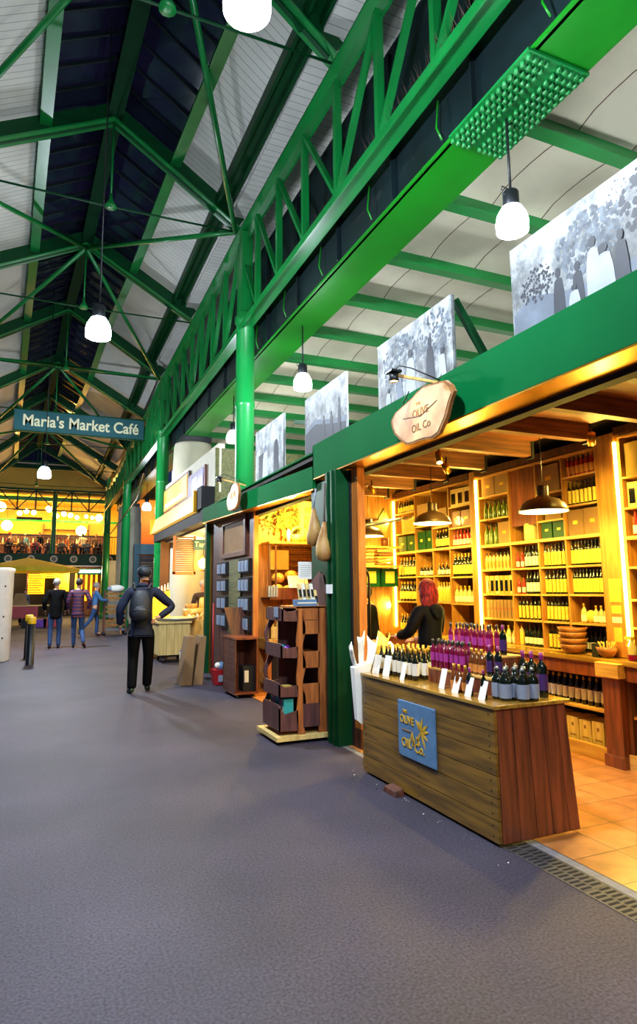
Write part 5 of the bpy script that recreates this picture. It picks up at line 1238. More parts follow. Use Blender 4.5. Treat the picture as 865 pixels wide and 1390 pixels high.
t = thing('cheese_stack', 'pile of pale cheeses and jars lit bright on the counter', 'cheeses', (3.05, 14.1, .85)); m = MB(); m.lathe([(0, 0), (.2, 0), (.2, .15), (0, .15)], 'cheese', 3.05, 14.15, 18, z0=.93); m.lathe([(0, 0), (.2, 0), (.2, .09), (0, .09)], 'cheese', 3.05, 14.15, 18, z0=.841); m.build('wheel', t); m = MB(); m.lathe([(0, 0), (.14, 0), (.14, .1), (0, .1)], 'bread', 3.03, 14.15, 16, z0=1.081); m.build('wheel', t)
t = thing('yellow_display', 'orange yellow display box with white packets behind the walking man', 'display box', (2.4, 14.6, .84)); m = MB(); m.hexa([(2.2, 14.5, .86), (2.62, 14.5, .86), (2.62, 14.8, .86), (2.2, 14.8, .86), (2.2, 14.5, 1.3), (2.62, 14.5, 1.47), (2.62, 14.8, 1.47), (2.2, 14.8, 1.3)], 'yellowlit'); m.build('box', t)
m = MB(); m.box(2.2, 2.62, 14.5, 14.8, .01, .86, 'wpale'); m.build('pedestal', t)
for k in range(6): m = MB(); m.lathe([(0, 0), (.03, 0), (.012, .16), (0, .16)], 'paper', 2.24+k*.07, 14.62, 8, z0=1.34+k*.03); one(m, 'paper_cone', f'white paper cone standing on the yellow display box, {ORD[k]} from left', 'cone', 'paper cones on the yellow box')
for k in range(4): m = MB(); m.lathe([(0, 0), (.03, 0), (.03, .1), (.02, .12), (0, .12)], ['paper', 'pale' if False else 'cheese'][k % 2], 2.95+k*.09, 13.98, 10, z0=.841); one(m, 'jar', f'small pale jar at the edge of the second plank counter, {ORD[k]} from left', 'jar', 'jars on the plank counter')
# leaning flat cartons
for i, (xa, w) in enumerate(((2.02, .2), (2.22, .17))):
    h = .74; m = MB(); m.hexa([(xa, 10.12, 0), (xa+w-.02, 10.12, 0), (xa+w-.02, 10.5, 0), (xa, 10.5, 0), (xa+.13, 10.2, h), (xa+w+.05, 10.2, h), (xa+w+.05, 10.6, h), (xa+.13, 10.6, h)], 'wpale' if False else 'card')
    one(m, 'cardboard_box', ['left tall slanted cardboard box on the ground', 'right tall slanted cardboard box on the ground'][i], 'box', 'slanted cardboard boxes', bevel=.004)
t = thing('gas_bottle', 'small blue and white canister behind the cardboard boxes', 'canister', (2.16, 10.9, 0)); m = MB(); m.lathe([(0, 0), (.09, 0), (.1, .03), (.1, .4), (.06, .48), (0, .5)], 'bluesign', 2.35, 11.4, 14, z0=.0); m.build('body', t); m = MB(); m.lathe([(.101, .28), (.101, .4)], 'paper', 2.35, 11.4, 14); m.build('band', t)

# ------------------------------------------------------------------ cafe sign
t = thing('cafe_sign', "long teal sign board lettered Maria's Market Cafe across the arcade", 'sign', (.9, 22.2, 6.7))
m = MB(); m.box(-1.17, 2.96, 22.25, 22.33, 6.72, 7.42, 'teal'); m.build('board', t)
m = MB(); 
for z in (6.70, 7.42): m.box(-1.19, 2.98, 22.22, 22.36, z, z+.03, 'green_dk')
m.build('edging', t)
text('lettering', "Maria's Market Caf\u00e9", .53, 'ivory', (.93, 22.24, 7.07), FACEY, t, .006, .010, sx=.86)
m = MB(); m.tube([(.6, 22.29, 7.45), (.6, 22.29, 8.2)], .01, 'black', 4); m.build('hanger', t)
# cables across the arcade
m = MB(); m.tube([(2.9, 21.5, 5.4), (3.0, 24, 4.9), (2.9, 28, 4.5), (3.0, 34, 4.4)], .03, 'card', 6); one(m, 'pipe_run', 'brown cable run slanting along the far columns', 'cable')

# ------------------------------------------------------------------ end building with balcony restaurant
YB = 40
struct(MB().box(-8, 5.2, YB-.1, YB+.1, 3.05, 3.68, 'green_dk').box(-8, 8, YB, YB+6, 3.0, 3.05, 'darkin').build('wall_balcony_front'))
struct(MB().box(-8, 8, YB+.1, YB+6, 3.05, 3.4, 'wbrown').build('floor_balcony'))
struct(MB().box(-8, 10, YB+6, YB+6.2, 3.0, 9, 'yellow').build('wall_balcony_rear'))
struct(MB().box(-8, 8, YB+.5, YB+6, 7.2, 7.3, 'yellow').build('ceiling_balcony'))
struct(MB().box(-8, 4.2, YB-.1, YB+.2, 7.45, 8.7, 'yellow').box(-8, 4.2, YB-.2, YB-.1, 8.65, 9.1, 'green_dk').box(-8, 4.2, YB-.3, YB-.1, 8.9, 8.96, 'cream').build('wall_gable_band'))
gm = MB(); gm.box(-8, 5, YB+.1, YB+.2, 9.1, 12.5, 'glass'); struct(gm.build('window_3'))
gm = MB()
for k in range(9): x = -5.5+k*1.2; gm.box(x-.03, x+.03, YB+.02, YB+.1, 9.1, 12.0, 'web')
gm.box(-6, 5, YB+.02, YB+.1, 10.2, 10.26, 'web'); struct(gm.build('window_4'))
for i in range(10):
    x = [-1.96, -.78, .44, 1.52, 2.59, 3.52][i] if i < 6 else -3.1-1.15*(i-6)
    if i >= 7: continue
    t = thing('round_emblem', f'cream round emblem on the balcony front, {ORD[i] if i < 6 else "beyond the picture edge"} from left' if i < 6 else 'cream round emblem on the balcony front left of the picture edge', 'emblem', (x, YB-.12, 3.35), 'round emblems on the balcony front')
    m = MB(); m.prism([(x+.21*cos(2*pi*j/20), 3.37+.21*sin(2*pi*j/20)) for j in range(20)], 'emb', 'y', YB-.14, YB-.1); m.build('disc', t)
    m = MB(); m.prism([(x+.11*cos(2*pi*j/16), 3.37+.11*sin(2*pi*j/16)) for j in range(16)], 'green_dk', 'y', YB-.15, YB-.14); m.box(x-.05, x+.05, YB-.16, YB-.15, 3.355, 3.385, 'emb'); m.box(x-.015, x+.015, YB-.16, YB-.15, 3.32, 3.42, 'emb'); m.build('motif', t)
t = thing('balcony_railing', 'dark balcony railing with thin uprights in front of the restaurant', 'railing', (0, YB, 3.68))
m = MB(); m.box(-8, 5.2, YB-.05, YB-.0, 4.70, 4.76, 'black'); m.build('handrail', t)
for k in range(60):
    x = -3.2+k*.14; m = MB(); m.box(x-.012, x+.012, YB-.035, YB-.01, 3.68, 4.7, 'black'); m.build('baluster', t)
# lattice beam over the balcony
t = thing('truss_beam', 'thin dark lattice beam above the balcony opening', 'beam', (0, YB-.3, 6.2))
m = MB(); m.box(-6, 3.4, YB-.36, YB-.28, 7.32, 7.44, 'green_dk'); m.build('top_chord', t); m = MB(); m.box(-6, 3.4, YB-.36, YB-.28, 6.15, 6.22, 'green_dk'); m.build('bottom_chord', t)
for k in range(8):
    x = 3.2-k*.97; m = MB(); m.box(x-.04, x+.04, YB-.35, YB-.29, 6.2, 7.35, 'green_dk'); m.build('lattice_post', t)
    m = MB(); m.beam((x, YB-.32, 6.2 if k % 2 else 7.35), (x-.97, YB-.32, 7.35 if k % 2 else 6.2), .06, .06, 'green_dk'); m.build('lattice_diagonal', t)
for x, lb in ((.35, 'bright green column behind the balcony railing'), (3.3, 'bright green column at the right end of the balcony')):
    m = MB(); m.lathe([(.14, 3.4), (.14, 7.2)], 'green', x, YB+.12, 14); o = one(m, 'round_column', lb, 'column')
light('hall_light', 'AREA', (-1.5, YB+2.6, 7.1), 330, (1, .72, .22), 5, None, (0, 0, 0), sy=3)
light('hall_light', 'AREA', (3.2, YB+2.6, 7.1), 200, (1, .6, .2), 2, None, (0, 0, 0), sy=3)
for i, (x, z, d) in enumerate(((-2.2, 5.4, .30), (.05, 6.55, .2), (2.0, 5.3, .32), (-2.6, 6.5, .3), (3.0, 6.1, .22), (-1.6, 6.3, .15), (-1.2, 6.3, .15), (-.8, 6.3, .15), (.5, 6.2, .15), (.9, 6.2, .15), (1.3, 6.2, .15), (1.7, 6.15, .13), (2.2, 6.1, .11), (2.6, 6.1, .11))):
    if i >= 14: break
    t = thing('globe_lamp', f'glowing globe lamp in the balcony restaurant, {["large one at left", "one above the green column", "large one at right", "one at the picture edge", "one near the right column"][i] if i < 5 else ORD[i-5] + " of the row of small ones"}', 'lamp', (x, YB+1.5, z), 'globe lamps of the restaurant')
    m = MB(); m.ball((x, YB+1.4+(i % 3)*.6, z), d, 'bulb', 12); m.build('lit_globe', t); m = MB(); m.tube([(x, YB+1.4+(i % 3)*.6, z+d), (x, YB+1.4+(i % 3)*.6, 7.2)], .01, 'black', 4); m.build('cord', t)
for i in range(9):
    x = -2.75+i*.72; t = thing('cafe_table', f'small round restaurant table behind the railing, {ORD[i]} from left', 'table', (x, YB+.9, 3.4), 'restaurant tables on the balcony'); m = MB(); m.lathe([(.0, .72), (.28, .72), (.28, .75), (0, .75)], 'wbrown', x, YB+.5, 14, z0=3.4); m.build('tabletop', t); m = MB(); m.lathe([(.2, 0), (.03, .03), (.03, .72)], 'black', x, YB+.5, 10, z0=3.4); m.build('pedestal', t)
    for q in range(2):
        m = MB(); m.lathe([(0, 0), (.025, 0), (.006, .02), (.006, .09), (.04, .13), (.035, .2)], 'lblue', x-.10+q*.2, YB+.45+.1*(q % 2), 8, z0=4.15); one(m, 'wine_glass', f'wine glass on the {ORD[i]} balcony table from left, {["left", "right"][q]} one', 'glass', 'wine glasses on the balcony tables')
t = thing('wall_shelf', 'bar shelf crowded with glassware at the back of the restaurant', 'shelf', (1, YB+5.7, 3.4)); m = MB()
for z in (4.6, 5.1, 5.6): m.box(-.2, 2.6, YB+5.6, YB+5.95, z, z+.04, 'wbrown')
m.build('board', t); m = MB(); m.box(-.25, -.2, YB+5.6, YB+5.95, 3.4, 6.0, 'wbrown'); m.box(2.6, 2.65, YB+5.6, YB+5.95, 3.4, 6.0, 'wbrown'); m.build('upright', t)
t = thing('bar_counter', 'long dark wooden bar at the back of the restaurant', 'bar', (0, YB+4.6, 3.4))
m = MB(); m.box(-5, 3.0, YB+4.4, YB+4.9, 3.4, 4.5, 'wbrown'); m.box(-5.1, 3.1, YB+4.3, YB+5.0, 4.5, 4.56, 'shelf'); m.build('bar', t)
m = MB(); m.box(-5, 4, YB+5.85, YB+5.98, 3.4, 5.3, 'wbrown'); one(m, 'wall_panelling', 'dark wooden wall panelling behind the bar', 'panelling')
m = MB(); m.box(-6, 4.5, YB+3.0, YB+3.1, 5.85, 5.98, 'green'); one(m, 'cross_beam', 'bright green beam across the restaurant', 'beam')
m = MB(); m.box(-6, 4.5, YB+1.0, YB+1.1, 6.9, 7.15, 'green'); one(m, 'cross_beam', 'upper green beam under the restaurant ceiling', 'beam')
for k in range(26):
    m = MB(); x = -3+k*.22; m.lathe([(0, 0), (.05, 0), (.05, .2), (.018, .28), (.018, .36), (0, .36)], ['oil', 'amber', 'lwhite', 'redb'][k % 4], x, YB+4.6, 8, z0=4.56)
    one(m, 'bar_bottle', f'{["dark green", "amber", "white", "red"][k%4]} bottle standing on the restaurant bar', 'bottle', f'{["dark green", "amber", "white", "red"][k%4]} bottles on the restaurant bar')
m = MB(); m.box(-1.7, -.3, YB+1.0, YB+1.03, 6.0-.25, 6.05-.15, 'wbrown'); one(m, 'hanging_board', 'dark hanging board in the left part of the restaurant', 'board')
# under the balcony
struct(MB().box(-8, 2.0, YB+2.4, YB+2.5, 0, 3.0, 'darkin').box(2.0, 9, YB+2.4, YB+2.5, 0, 3.0, 'warmin').build('wall_under_balcony'))
for i, (x0, x1, z0, z1) in enumerate(((-.95, 0.02, 1.35, 2.7), (.75, 1.4, 1.5, 2.75), (0.02, .75, 2.3, 2.75))):
    t = thing('lit_board', ['yellow glowing menu board left of the walkers', 'yellow glowing menu board behind the walkers', 'short yellow glowing board between the two others'][i], 'lit board', (x0, YB+1.9, z0), 'glowing boards under the balcony'); m = MB(); m.box(x0, x1, YB+1.9, YB+1.95, z0, z1, 'yellowlit'); m.build('panel', t)
    m = MB(); n = int((z1-z0)/.14)
    for k in range(n): m.box(x0+.08, x1-.1*(1+k % 3), YB+1.885, YB+1.9, z0+.08+k*.14, z0+.12+k*.14, 'bread')
    m.build('writing', t)
t = thing('light_sign', 'white lit sign strip under the balcony right of the parasol', 'sign', (2.5, YB+.8, 2.7)); m = MB(); m.box(1.9, 3.1, YB+1.0, YB+1.05, 2.62, 2.78, 'lampg'); m.build('lit_strip', t); m = MB(); m.box(1.8, 3.2, YB+1.05, YB+1.2, 2.5, 2.85, 'green_dk'); m.build('fascia', t)
for k in range(5): m = MB(); m.box(1.75+k*.3, 1.87+k*.3, YB+2.2, YB+2.3, .9, 2.6, 'yellowlit'); one(m, 'lit_strip', f'narrow glowing orange strip under the balcony, {ORD[k]} from left', 'lit strip', 'glowing strips under the balcony')
for i, x in enumerate((2.72, )):
    m = MB(); m.lathe([(.2, 0), (.17, .3), (.17, 3.05)], 'green', 3.3, YB+.4, 14); one(m, 'round_column', 'green column carrying the balcony beside the worker', 'column')
# parasol
t = thing('parasol', 'broad yellow parasol over the far stalls', 'parasol', (-.6, 33.5, 0)); cx, cy = -.75, 33.5
m = MB(); R0 = 2.35; vs = [(cx, cy, 3.12)]+[(cx+R0*cos(2*pi*j/8), cy+R0*sin(2*pi*j/8), 2.60) for j in range(8)]+[(cx+R0*cos(2*pi*j/8), cy+R0*sin(2*pi*j/8), 2.42) for j in range(8)]
m.add(vs, [(0, 1+j, 1+(j+1) % 8) for j in range(8)]+[(1+j, 9+j, 9+(j+1) % 8, 1+(j+1) % 8) for j in range(8)], 'parasol'); m.build('canopy', t)
m = MB(); m.tube([(cx, cy, 0), (cx, cy, 3.1)], .035, 'wbrown', 8); m.build('pole', t)
light('parasol_light', 'POINT', (-.7, 33.0, 2.3), 60, (1, .75, .3), .2); light('under_balcony', 'POINT', (1.5, 41.2, 2.4), 90, (1, .7, .3), .2); light('under_balcony', 'POINT', (-2, 41.2, 2.4), 60, (1, .7, .3), .2)
# stall tables with red crates
t = thing('market_table', 'market table with red cloth under the yellow parasol', 'table', (-.6, 31, 0)); m = MB(); m.box(-1.9, .4, 30.6, 31.4, .86, .90, 'wpale'); m.build('tabletop', t)
m = MB(); m.box(-1.3, -.2, 30.58, 30.6, .35, .86, 'redcloth'); m.build('red_cloth', t)
for x in (-1.8, .3): m = MB(); m.box(x-.04, x+.04, 30.65, 30.73, 0, .86, 'wbrown'); m.build('leg', t)
m = MB(); m.hexa([(-1.25, 30.8, .9), (-.6, 30.8, .9), (-.6, 31.1, .9), (-1.25, 31.1, .9), (-1.15, 30.9, 1.42), (-.8, 30.9, 1.42), (-.8, 31.0, 1.42), (-1.15, 31.0, 1.42)], 'card'); one(m, 'paper_sack', 'upright brown sack on the market table', 'sack')
for k, (x, k2) in enumerate(((-.1, 'purple'), (.3, 'redcloth'), (-.55, 'blackm'))):
    m = MB(); m.hexa([(x-.25, 29.2, 0), (x+.25, 29.2, 0), (x+.25, 29.7, 0), (x-.25, 29.7, 0), (x-.28, 29.2, .34), (x+.28, 29.2, .34), (x+.28, 29.7, .34), (x-.28, 29.7, .34)], k2); one(m, 'crate', ['purple crate on the ground behind the walkers', 'red crate on the ground behind the walkers', 'black crate on the ground beside the bollards'][k], 'crate', bevel=.01)
# white pillar casing and bollards
t = thing('white_pillar', 'thick white round pillar casing at the left picture edge', 'pillar', (-1.02, 15.6, 0)); m = MB(); m.lathe([(.38, 0), (.40, .02), (.40, 1.9), (.42, 1.92), (.42, 1.98), (.38, 2.0), (0, 2.0)], 'white', -1.02, 15.6, 32); m.build('casing', t)
for z in (.5, .95, 1.6):
    a = -.9; m = MB(); m.ball((-1.02+.40*cos(a), 15.6+.40*sin(a), z), .02, 'lamph', 8); m.build('bolt', t)
for i, (x, y, lb) in enumerate(((-.20, 14.5, 'nearer dark bollard with a yellow band'), (-.27, 15.9, 'farther dark bollard with a yellow top'))):
    t = thing('bollard', lb, 'bollard', (x, y, 0), 'bollards at the left'); m = MB(); m.lathe([(.085, 0), (.08, .01), (.078, .86), (.0, .88)], 'black', x, y, 16); m.build('post', t); m = MB(); m.lathe([(.083, .82), (.088, .83), (.088, .93), (.07, .96), (0, .965)], 'bollardy', x, y, 16); m.build('cap', t)
# tray rack
t = thing('tray_rack', 'tall rack of brown bakery trays being pushed by the worker', 'rack', (2.27, 22.9, 0)); rx0, rx1, ry0, ry1 = 1.93, 2.62, 22.7, 23.2
for x in (rx0, rx1):
    for y in (ry0, ry1): m = MB(); m.box(x-.02, x+.02, y-.02, y+.02, .1, 1.5, 'wbrown'); m.build('upright', t); m = MB(); m.lathe([(0, 0), (.05, 0), (.05, .1), (0, .1)], 'black', x, y, 10); m.build('caster', t)
for k in range(9):
    m = MB(); z = .16+k*.15; m.box(rx0+.02, rx1-.02, ry0, ry1, z, z+.02, 'wbrown'); m.box(rx0+.02, rx1-.02, ry0-.01, ry0, z, z+.06, 'bark' if k % 3 else 'gm'); m.build('tray', t)
m = MB(); m.ball((2.3, 22.95, 1.56), .26, 'paper', 12, 1.1, .8, .5); m.ball((2.12, 22.9, 1.56), .14, 'lblue', 10, 1, .8, .6); one(m, 'white_sacks', 'white plastic sacks heaped on top of the tray rack', 'sacks')
# blue kiosk and upper orange room
t = thing('blue_kiosk', 'blue grey kiosk with rolled down dark shutter behind the walking man', 'kiosk', (4.3, 30, 0))
m = MB(); m.box(3.70, 4.9, 29.8, 30.0, 3.15, 3.62, 'tealk'); m.build('fascia', t); m = MB(); m.box(3.72, 3.95, 29.85, 30.0, 0, 3.15, 'tealk'); m.box(4.8, 5.2, 29.85, 30.0, 0, 3.15, 'tealk'); m.build('pier', t)
m = MB(); [m.box(3.95, 4.8, 29.92, 29.95, 1.9+k*.11, 1.99+k*.11, 'shutter') for k in range(11)]; m.build('shutter', t); m = MB(); m.box(3.95, 4.8, 30.3, 30.35, 0, 1.9, 'redcloth'); m.box(4.0, 4.8, 30.0, 30.3, .0, .9, 'darkin'); m.build('counter', t)
struct(MB().box(3.9, 9, 35.0, 35.2, 3.3, 6.4, 'orange').box(3.9, 9, 32.0, 35.0, 3.2, 3.3, 'orange').build('wall_upper_room'))
struct(MB().box(3.2, 9, 37.5, 37.6, 0, 3.2, 'beige').build('wall_far_right'))
light('upper_room_light', 'POINT', (5.2, 33.5, 5.6), 160, (1, .6, .2), .3)
light('far_wall_light', 'POINT', (3.9, 36.0, 2.6), 40, (1, .75, .35), .3)

# ------------------------------------------------------------------ people
def skin_mesh(name, verts, edges, rad, mat, parent=None, roots=(0,), sub=2, sol=0):
    me = bpy.data.meshes.new(name); me.from_pydata(verts, edges, []); me.materials.append(MT[mat])
    o = bpy.data.objects.new(name, me); C.objects.link(o)
    sk = o.modifiers.new('skin', 'SKIN'); sk.use_smooth_shade = True; sk.branch_smoothing = .4
    if not me.skin_vertices: me.skin_vertices.new()
    for i, v in enumerate(me.skin_vertices[0].data):
        r = rad[i]; v.radius = r if isinstance(r, tuple) else (r, r); v.use_root = i in roots
    ss = o.modifiers.new('sub', 'SUBSURF'); ss.levels = sub; ss.render_levels = sub
    if parent is not None: o.parent = parent
    return o
class Ch:
    def __init__(s): s.v = []; s.e = []; s.r = []; s.roots = []
    def pt(s, p, r, prev=None):
        s.v.append(tuple(p)); s.r.append(r); i = len(s.v)-1
        if prev is None: s.roots.append(i)
        else: s.e.append((prev, i))
        return i
    def chain(s, pts, prev=None):
        for p, r in pts: prev = s.pt(p, r, prev)
        return prev
    def mk(s, name, mat, parent, sub=2): return skin_mesh(name, s.v, s.e, s.r, mat, parent, s.roots, sub)
def V(*a): return Vector(a)
def hand(ch, wrist, dirv, side, prev, curl=.5):
    """palm and five fingers; dirv = finger direction, side = across the palm towards the thumb"""
    d = Vector(dirv).normalized(); s = Vector(side).normalized(); n = d.cross(s)
    palm = wrist+d*.05
    p = ch.pt(palm, (.032, .016), prev)
    for k, (off, L) in enumerate(((.028, .07), (.010, .08), (-.009, .075), (-.027, .058))):
        b = wrist+d*.075+s*off
        i = ch.pt(b, .0095); i = ch.pt(b+d*L*.5+n*L*.12*curl, .0085, i); ch.pt(b+d*L*.8+n*L*.5*curl, .007, i)
    b = wrist+d*.03+s*.03; i = ch.pt(b, .011); i = ch.pt(b+s*.025+d*.03, .010, i); ch.pt(b+s*.028+d*.06+n*.01, .008, i)
def person(label, loc, rz, h, pose, wear, hair='hairbrown', cat='person'):
    s = h/1.75
    t = thing('person', label, cat, (0, 0, 0)); P = {k: Vector(v)*s for k, v in pose.items()}
    b = Ch()
    pel = b.pt(P['pel'], (.13*s, .09*s)); ch_ = b.chain([(P['pel']*.45+P['neck']*.55, (.12*s, .085*s)), (P['pel']*.12+P['neck']*.88, (.14*s, .08*s)), (P['neck'], .055*s)], pel)
    hd = P['head']; fw = P.get('face', Vector((0, 1, 0))*s).normalized()
    a = b.pt(hd-V(0, 0, .085)*s+fw*.01*s, .058*s, ch_); a = b.pt(hd-V(0, 0, .03)*s+fw*.012*s, (.068*s, .08*s), a); nose = a
    a = b.pt(hd+V(0, 0, .035)*s, (.076*s, .088*s), a); b.pt(hd+V(0, 0, .085)*s-fw*.005*s, (.05*s, .06*s), a)
    chest = 2
    for sd in ('l', 'r'):
        a = b.chain([(P['sh'+sd], .045*s), (P['el'+sd], .036*s), (P['wr'+sd], .026*s)], 2)
        dd = P.get('hd'+sd, (P['wr'+sd]-P['el'+sd])); tw = P.get('th'+sd, Vector((0, 1, 0)))
        hand(b, P['wr'+sd], dd, tw, a)
        b.chain([(P['hip'+sd], .075*s), (P['kn'+sd], .05*s), (P['an'+sd], .036*s), (P['an'+sd]+P['ft'+sd], .032*s)], 0)
    b.mk('body', 'skin', t)
    # face details and ears
    fc = MB(); side = fw.cross(V(0, 0, 1)).normalized()
    fc.ball(hd-V(0, 0, .012)*s+fw*.098*s, .014*s, 'skin', 8, 1, 1, 1.3)
    for q in (-1, 1): fc.ball(hd+side*.082*s*q-V(0, 0, .005)*s, .02*s, 'skin', 8, .6, .7, 1.2)
    fc.build('ears_and_nose', t)
    fc = MB()
    for q in (-1, 1): fc.ball(hd+fw*.084*s+side*.03*s*q+V(0, 0, .015)*s, .009*s, 'capblk', 8)
    fc.build('eyes', t)
    fc = MB(); fc.ball(hd-V(0, 0, .055)*s+fw*.082*s, .018*s, 'capred', 8, 1.2, .5, .3); fc.build('mouth', t)
    wear(t, P, s, fw)
    t.rotation_euler = (0, 0, rz); t.location = loc
    return t
def tors(c, P, s, g, low=.0, waist=.1, skirt=None):
    """upper garment over torso and arms, g = extra radius"""
    r0 = c.pt(P['pel']+V(0, 0, low)*s, (.135*s+g, .10*s+g))
    a = c.pt(P['pel']*.45+P['neck']*.55, (.13*s+g, .095*s+g), r0); a = c.pt(P['pel']*.14+P['neck']*.86, (.14*s+g, .09*s+g), a); top = a
    c.pt(P['neck']-V(0, 0, .01)*s, .062*s+g*.5, a)
    for sd in ('l', 'r'):
        e = P['el'+sd]; w = P['wr'+sd]
        c.chain([(P['sh'+sd], .055*s+g), (P['sh'+sd]*.5+e*.5, .05*s+g*.8), (e, .043*s+g*.8), (w, .034*s+g*.5)], top)
    if skirt: c.pt(P['pel']+V(0, 0, skirt)*s, (.15*s+g, .12*s+g), r0)
    return c
def legs(P, s, mat, t, g=.012):
    for sd in ('l', 'r'):
        c = Ch(); c.chain([(P['pel']+(P['hip'+sd]-P['pel'])*.75, (.095*s+g)), (P['hip'+sd]*.6+P['kn'+sd]*.4, .078*s+g), (P['kn'+sd], .058*s+g), (P['an'+sd]*.93+P['kn'+sd]*.07, .048*s+g), (P['an'+sd]-V(0, 0, .03)*s, .046*s+g)]); c.mk('trouser_leg', mat, t)
def shoes(P, s, mat, t):
    for sd in ('l', 'r'):
        a = P['an'+sd]; f = P['ft'+sd]; c = Ch(); c.chain([(a-f*.25-V(0, 0, .035)*s, .036*s), (a+f*.35-V(0, 0, .04)*s, .042*s), (a+f*1.0-V(0, 0, .045)*s, .034*s)]); c.mk('shoe', mat, t)
def hairc(P, s, fw, mat, t, nm='hair', big=1.0, back=.02, low=0):
    m = MB(); hd = P['head']; m.ball(hd+V(0, 0, .028)*s-fw*back*s, .098*s*big, mat, 16, .86, 1.0, 1.0)
    if low:
        m.ball(hd-V(0, 0, .06)*s-fw*.04*s, .12*s, mat, 14, 1.0, .8, 1.35); m.ball(hd-V(.03, 0, .15)*s-fw*.06*s, .09*s, mat, 12, 1.25, .7, 1.5)
    return m.build(nm, t)
BASE = dict(pel=(0, 0, .95), neck=(0, -.01, 1.47), head=(0, .01, 1.62), shl=(-.17, 0, 1.40), shr=(.17, 0, 1.40), ell=(-.24, -.02, 1.12), elr=(.24, -.02, 1.12), wrl=(-.25, .05, .87), wrr=(.25, .05, .87),
    hipl=(-.09, 0, .90), hipr=(.09, 0, .90), knl=(-.10, .02, .49), knr=(.10, .02, .49), anl=(-.10, 0, .09), anr=(.10, 0, .09), ftl=(0, .15, -.03), ftr=(0, .15, -.03))
# man with backpack
pose = dict(BASE); pose.update(ell=(-.30, -.05, 1.16), wrl=(-.29, .02, .92), elr=(.43, -.02, 1.17), wrr=(.23, -.13, 1.03), hdr=(-.6, -.25, -.45), thr=(0, -.3, .6), knl=(-.10, .03, .49), anl=(-.11, -.10, .09), knr=(.11, .04, .5), anr=(.10, .10, .09), ftl=(-.04, .15, -.03), ftr=(.03, .15, -.03), head=(.02, .02, 1.63))
def w1(t, P, s, fw):
    c = Ch(); tors(c, P, s, .028, -.04, skirt=-.16); c.mk('padded_jacket', 'navy', t)
    legs(P, s, 'blackcl', t, .022); shoes(P, s, 'trainer', t)
    m = MB(); hd = P['head']; m.ball(hd+V(0, -.005, .040)*s, .113*s, 'bag', 16, .88, 1.02, .82); m.build('cap', t)
    m = MB(); m.prism([(hd.x+.07*s*cos(a), hd.y+.05*s+.13*s*sin(a)) for a in [pi*k/8 for k in range(9)]], 'navy', 'z', hd.z+.04*s, hd.z+.05*s); m.build('cap_peak', t)
    hairc(P, s, fw, 'hairgrey', t, big=.93, back=.012)
    c = Ch(); c.chain([(P['neck']+V(0, -.01, -.03)*s, (.1*s, .07*s)), (P['neck']+V(0, -.02, .055)*s, (.085*s, .075*s))]); c.mk('hood', 'navy', t)
man = person('person in navy padded jacket and cap with hand on hip, walking away with a backpack', (1.36, 9.8, 0), radians(-6), 1.84, pose, w1)
t = thing('backpack', 'dark nylon backpack on the back of the man in the padded jacket', 'backpack', (0, 0, 0))
c = Ch(); c.chain([((-.03, -.21, 1.02), (.17, .095)), ((-.03, -.245, 1.20), (.18, .115)), ((-.03, -.22, 1.40), (.15, .09)), ((-.03, -.18, 1.50), (.09, .06))]); c.mk('bag', 'bag', t)
c = Ch(); c.chain([((-.03, -.32, 1.04), (.13, .045)), ((-.03, -.355, 1.16), (.13, .055)), ((-.03, -.34, 1.27), (.09, .035))]); fp = c.mk('front_pocket', 'bag', t)
m = MB(); m.tube([(-.13, -.375, 1.20), (-.03, -.405, 1.215), (.07, -.375, 1.20)], .004, 'steel', 5); fp['_o'] = (0, 0, 0); m.build('zip', fp)
for q in (-1, 1): m = MB(); m.tube([(q*.10-.02, -.17, 1.5), (q*.12, -.06, 1.585), (q*.13, .09, 1.50), (q*.14, .12, 1.3), (q*.13, -.08, 1.05)], .018, 'bag', 8); m.build('strap', t)
t.location = (1.36, 9.8, 0); t.rotation_euler = (0, 0, radians(-6))
# man in black coat and jeans
pose = dict(BASE); pose.update(ell=(-.27, -.02, 1.13), elr=(.27, -.02, 1.13), wrl=(-.24, .08, .93), wrr=(.24, .08, .93))
def w2(t, P, s, fw):
    c = Ch(); tors(c, P, s, .03, -.02, skirt=-.24); c.mk('black_coat', 'blackcl', t); legs(P, s, 'jeans', t, .006); shoes(P, s, 'shoe', t); hairc(P, s, fw, 'hairgrey', t, back=.02)
person('person in black knee length coat and blue jeans walking away, left of two', (.31, 18.3, 0), radians(2), 1.84, pose, w2)
pose = dict(BASE); pose.update(ell=(-.24, 0, 1.13), elr=(.29, -.06, 1.16), wrl=(-.22, .12, .95), wrr=(.24, .04, .95), knl=(-.08, .10, .50), anl=(-.07, .12, .09), knr=(.10, .02, .50), anr=(.14, -.24, .16), ftr=(.05, .12, -.10))
def w3(t, P, s, fw):
    c = Ch(); tors(c, P, s, .018, -.06, skirt=-.12); c.mk('plaid_jacket', 'plaid', t); legs(P, s, 'jeans', t, .006); shoes(P, s, 'shoe', t); hairc(P, s, fw, 'hairbrown', t, back=.02)
person('person in navy and red plaid jacket and jeans walking away, right of two', (.86, 18.1, 0), radians(0), 1.84, pose, w3)
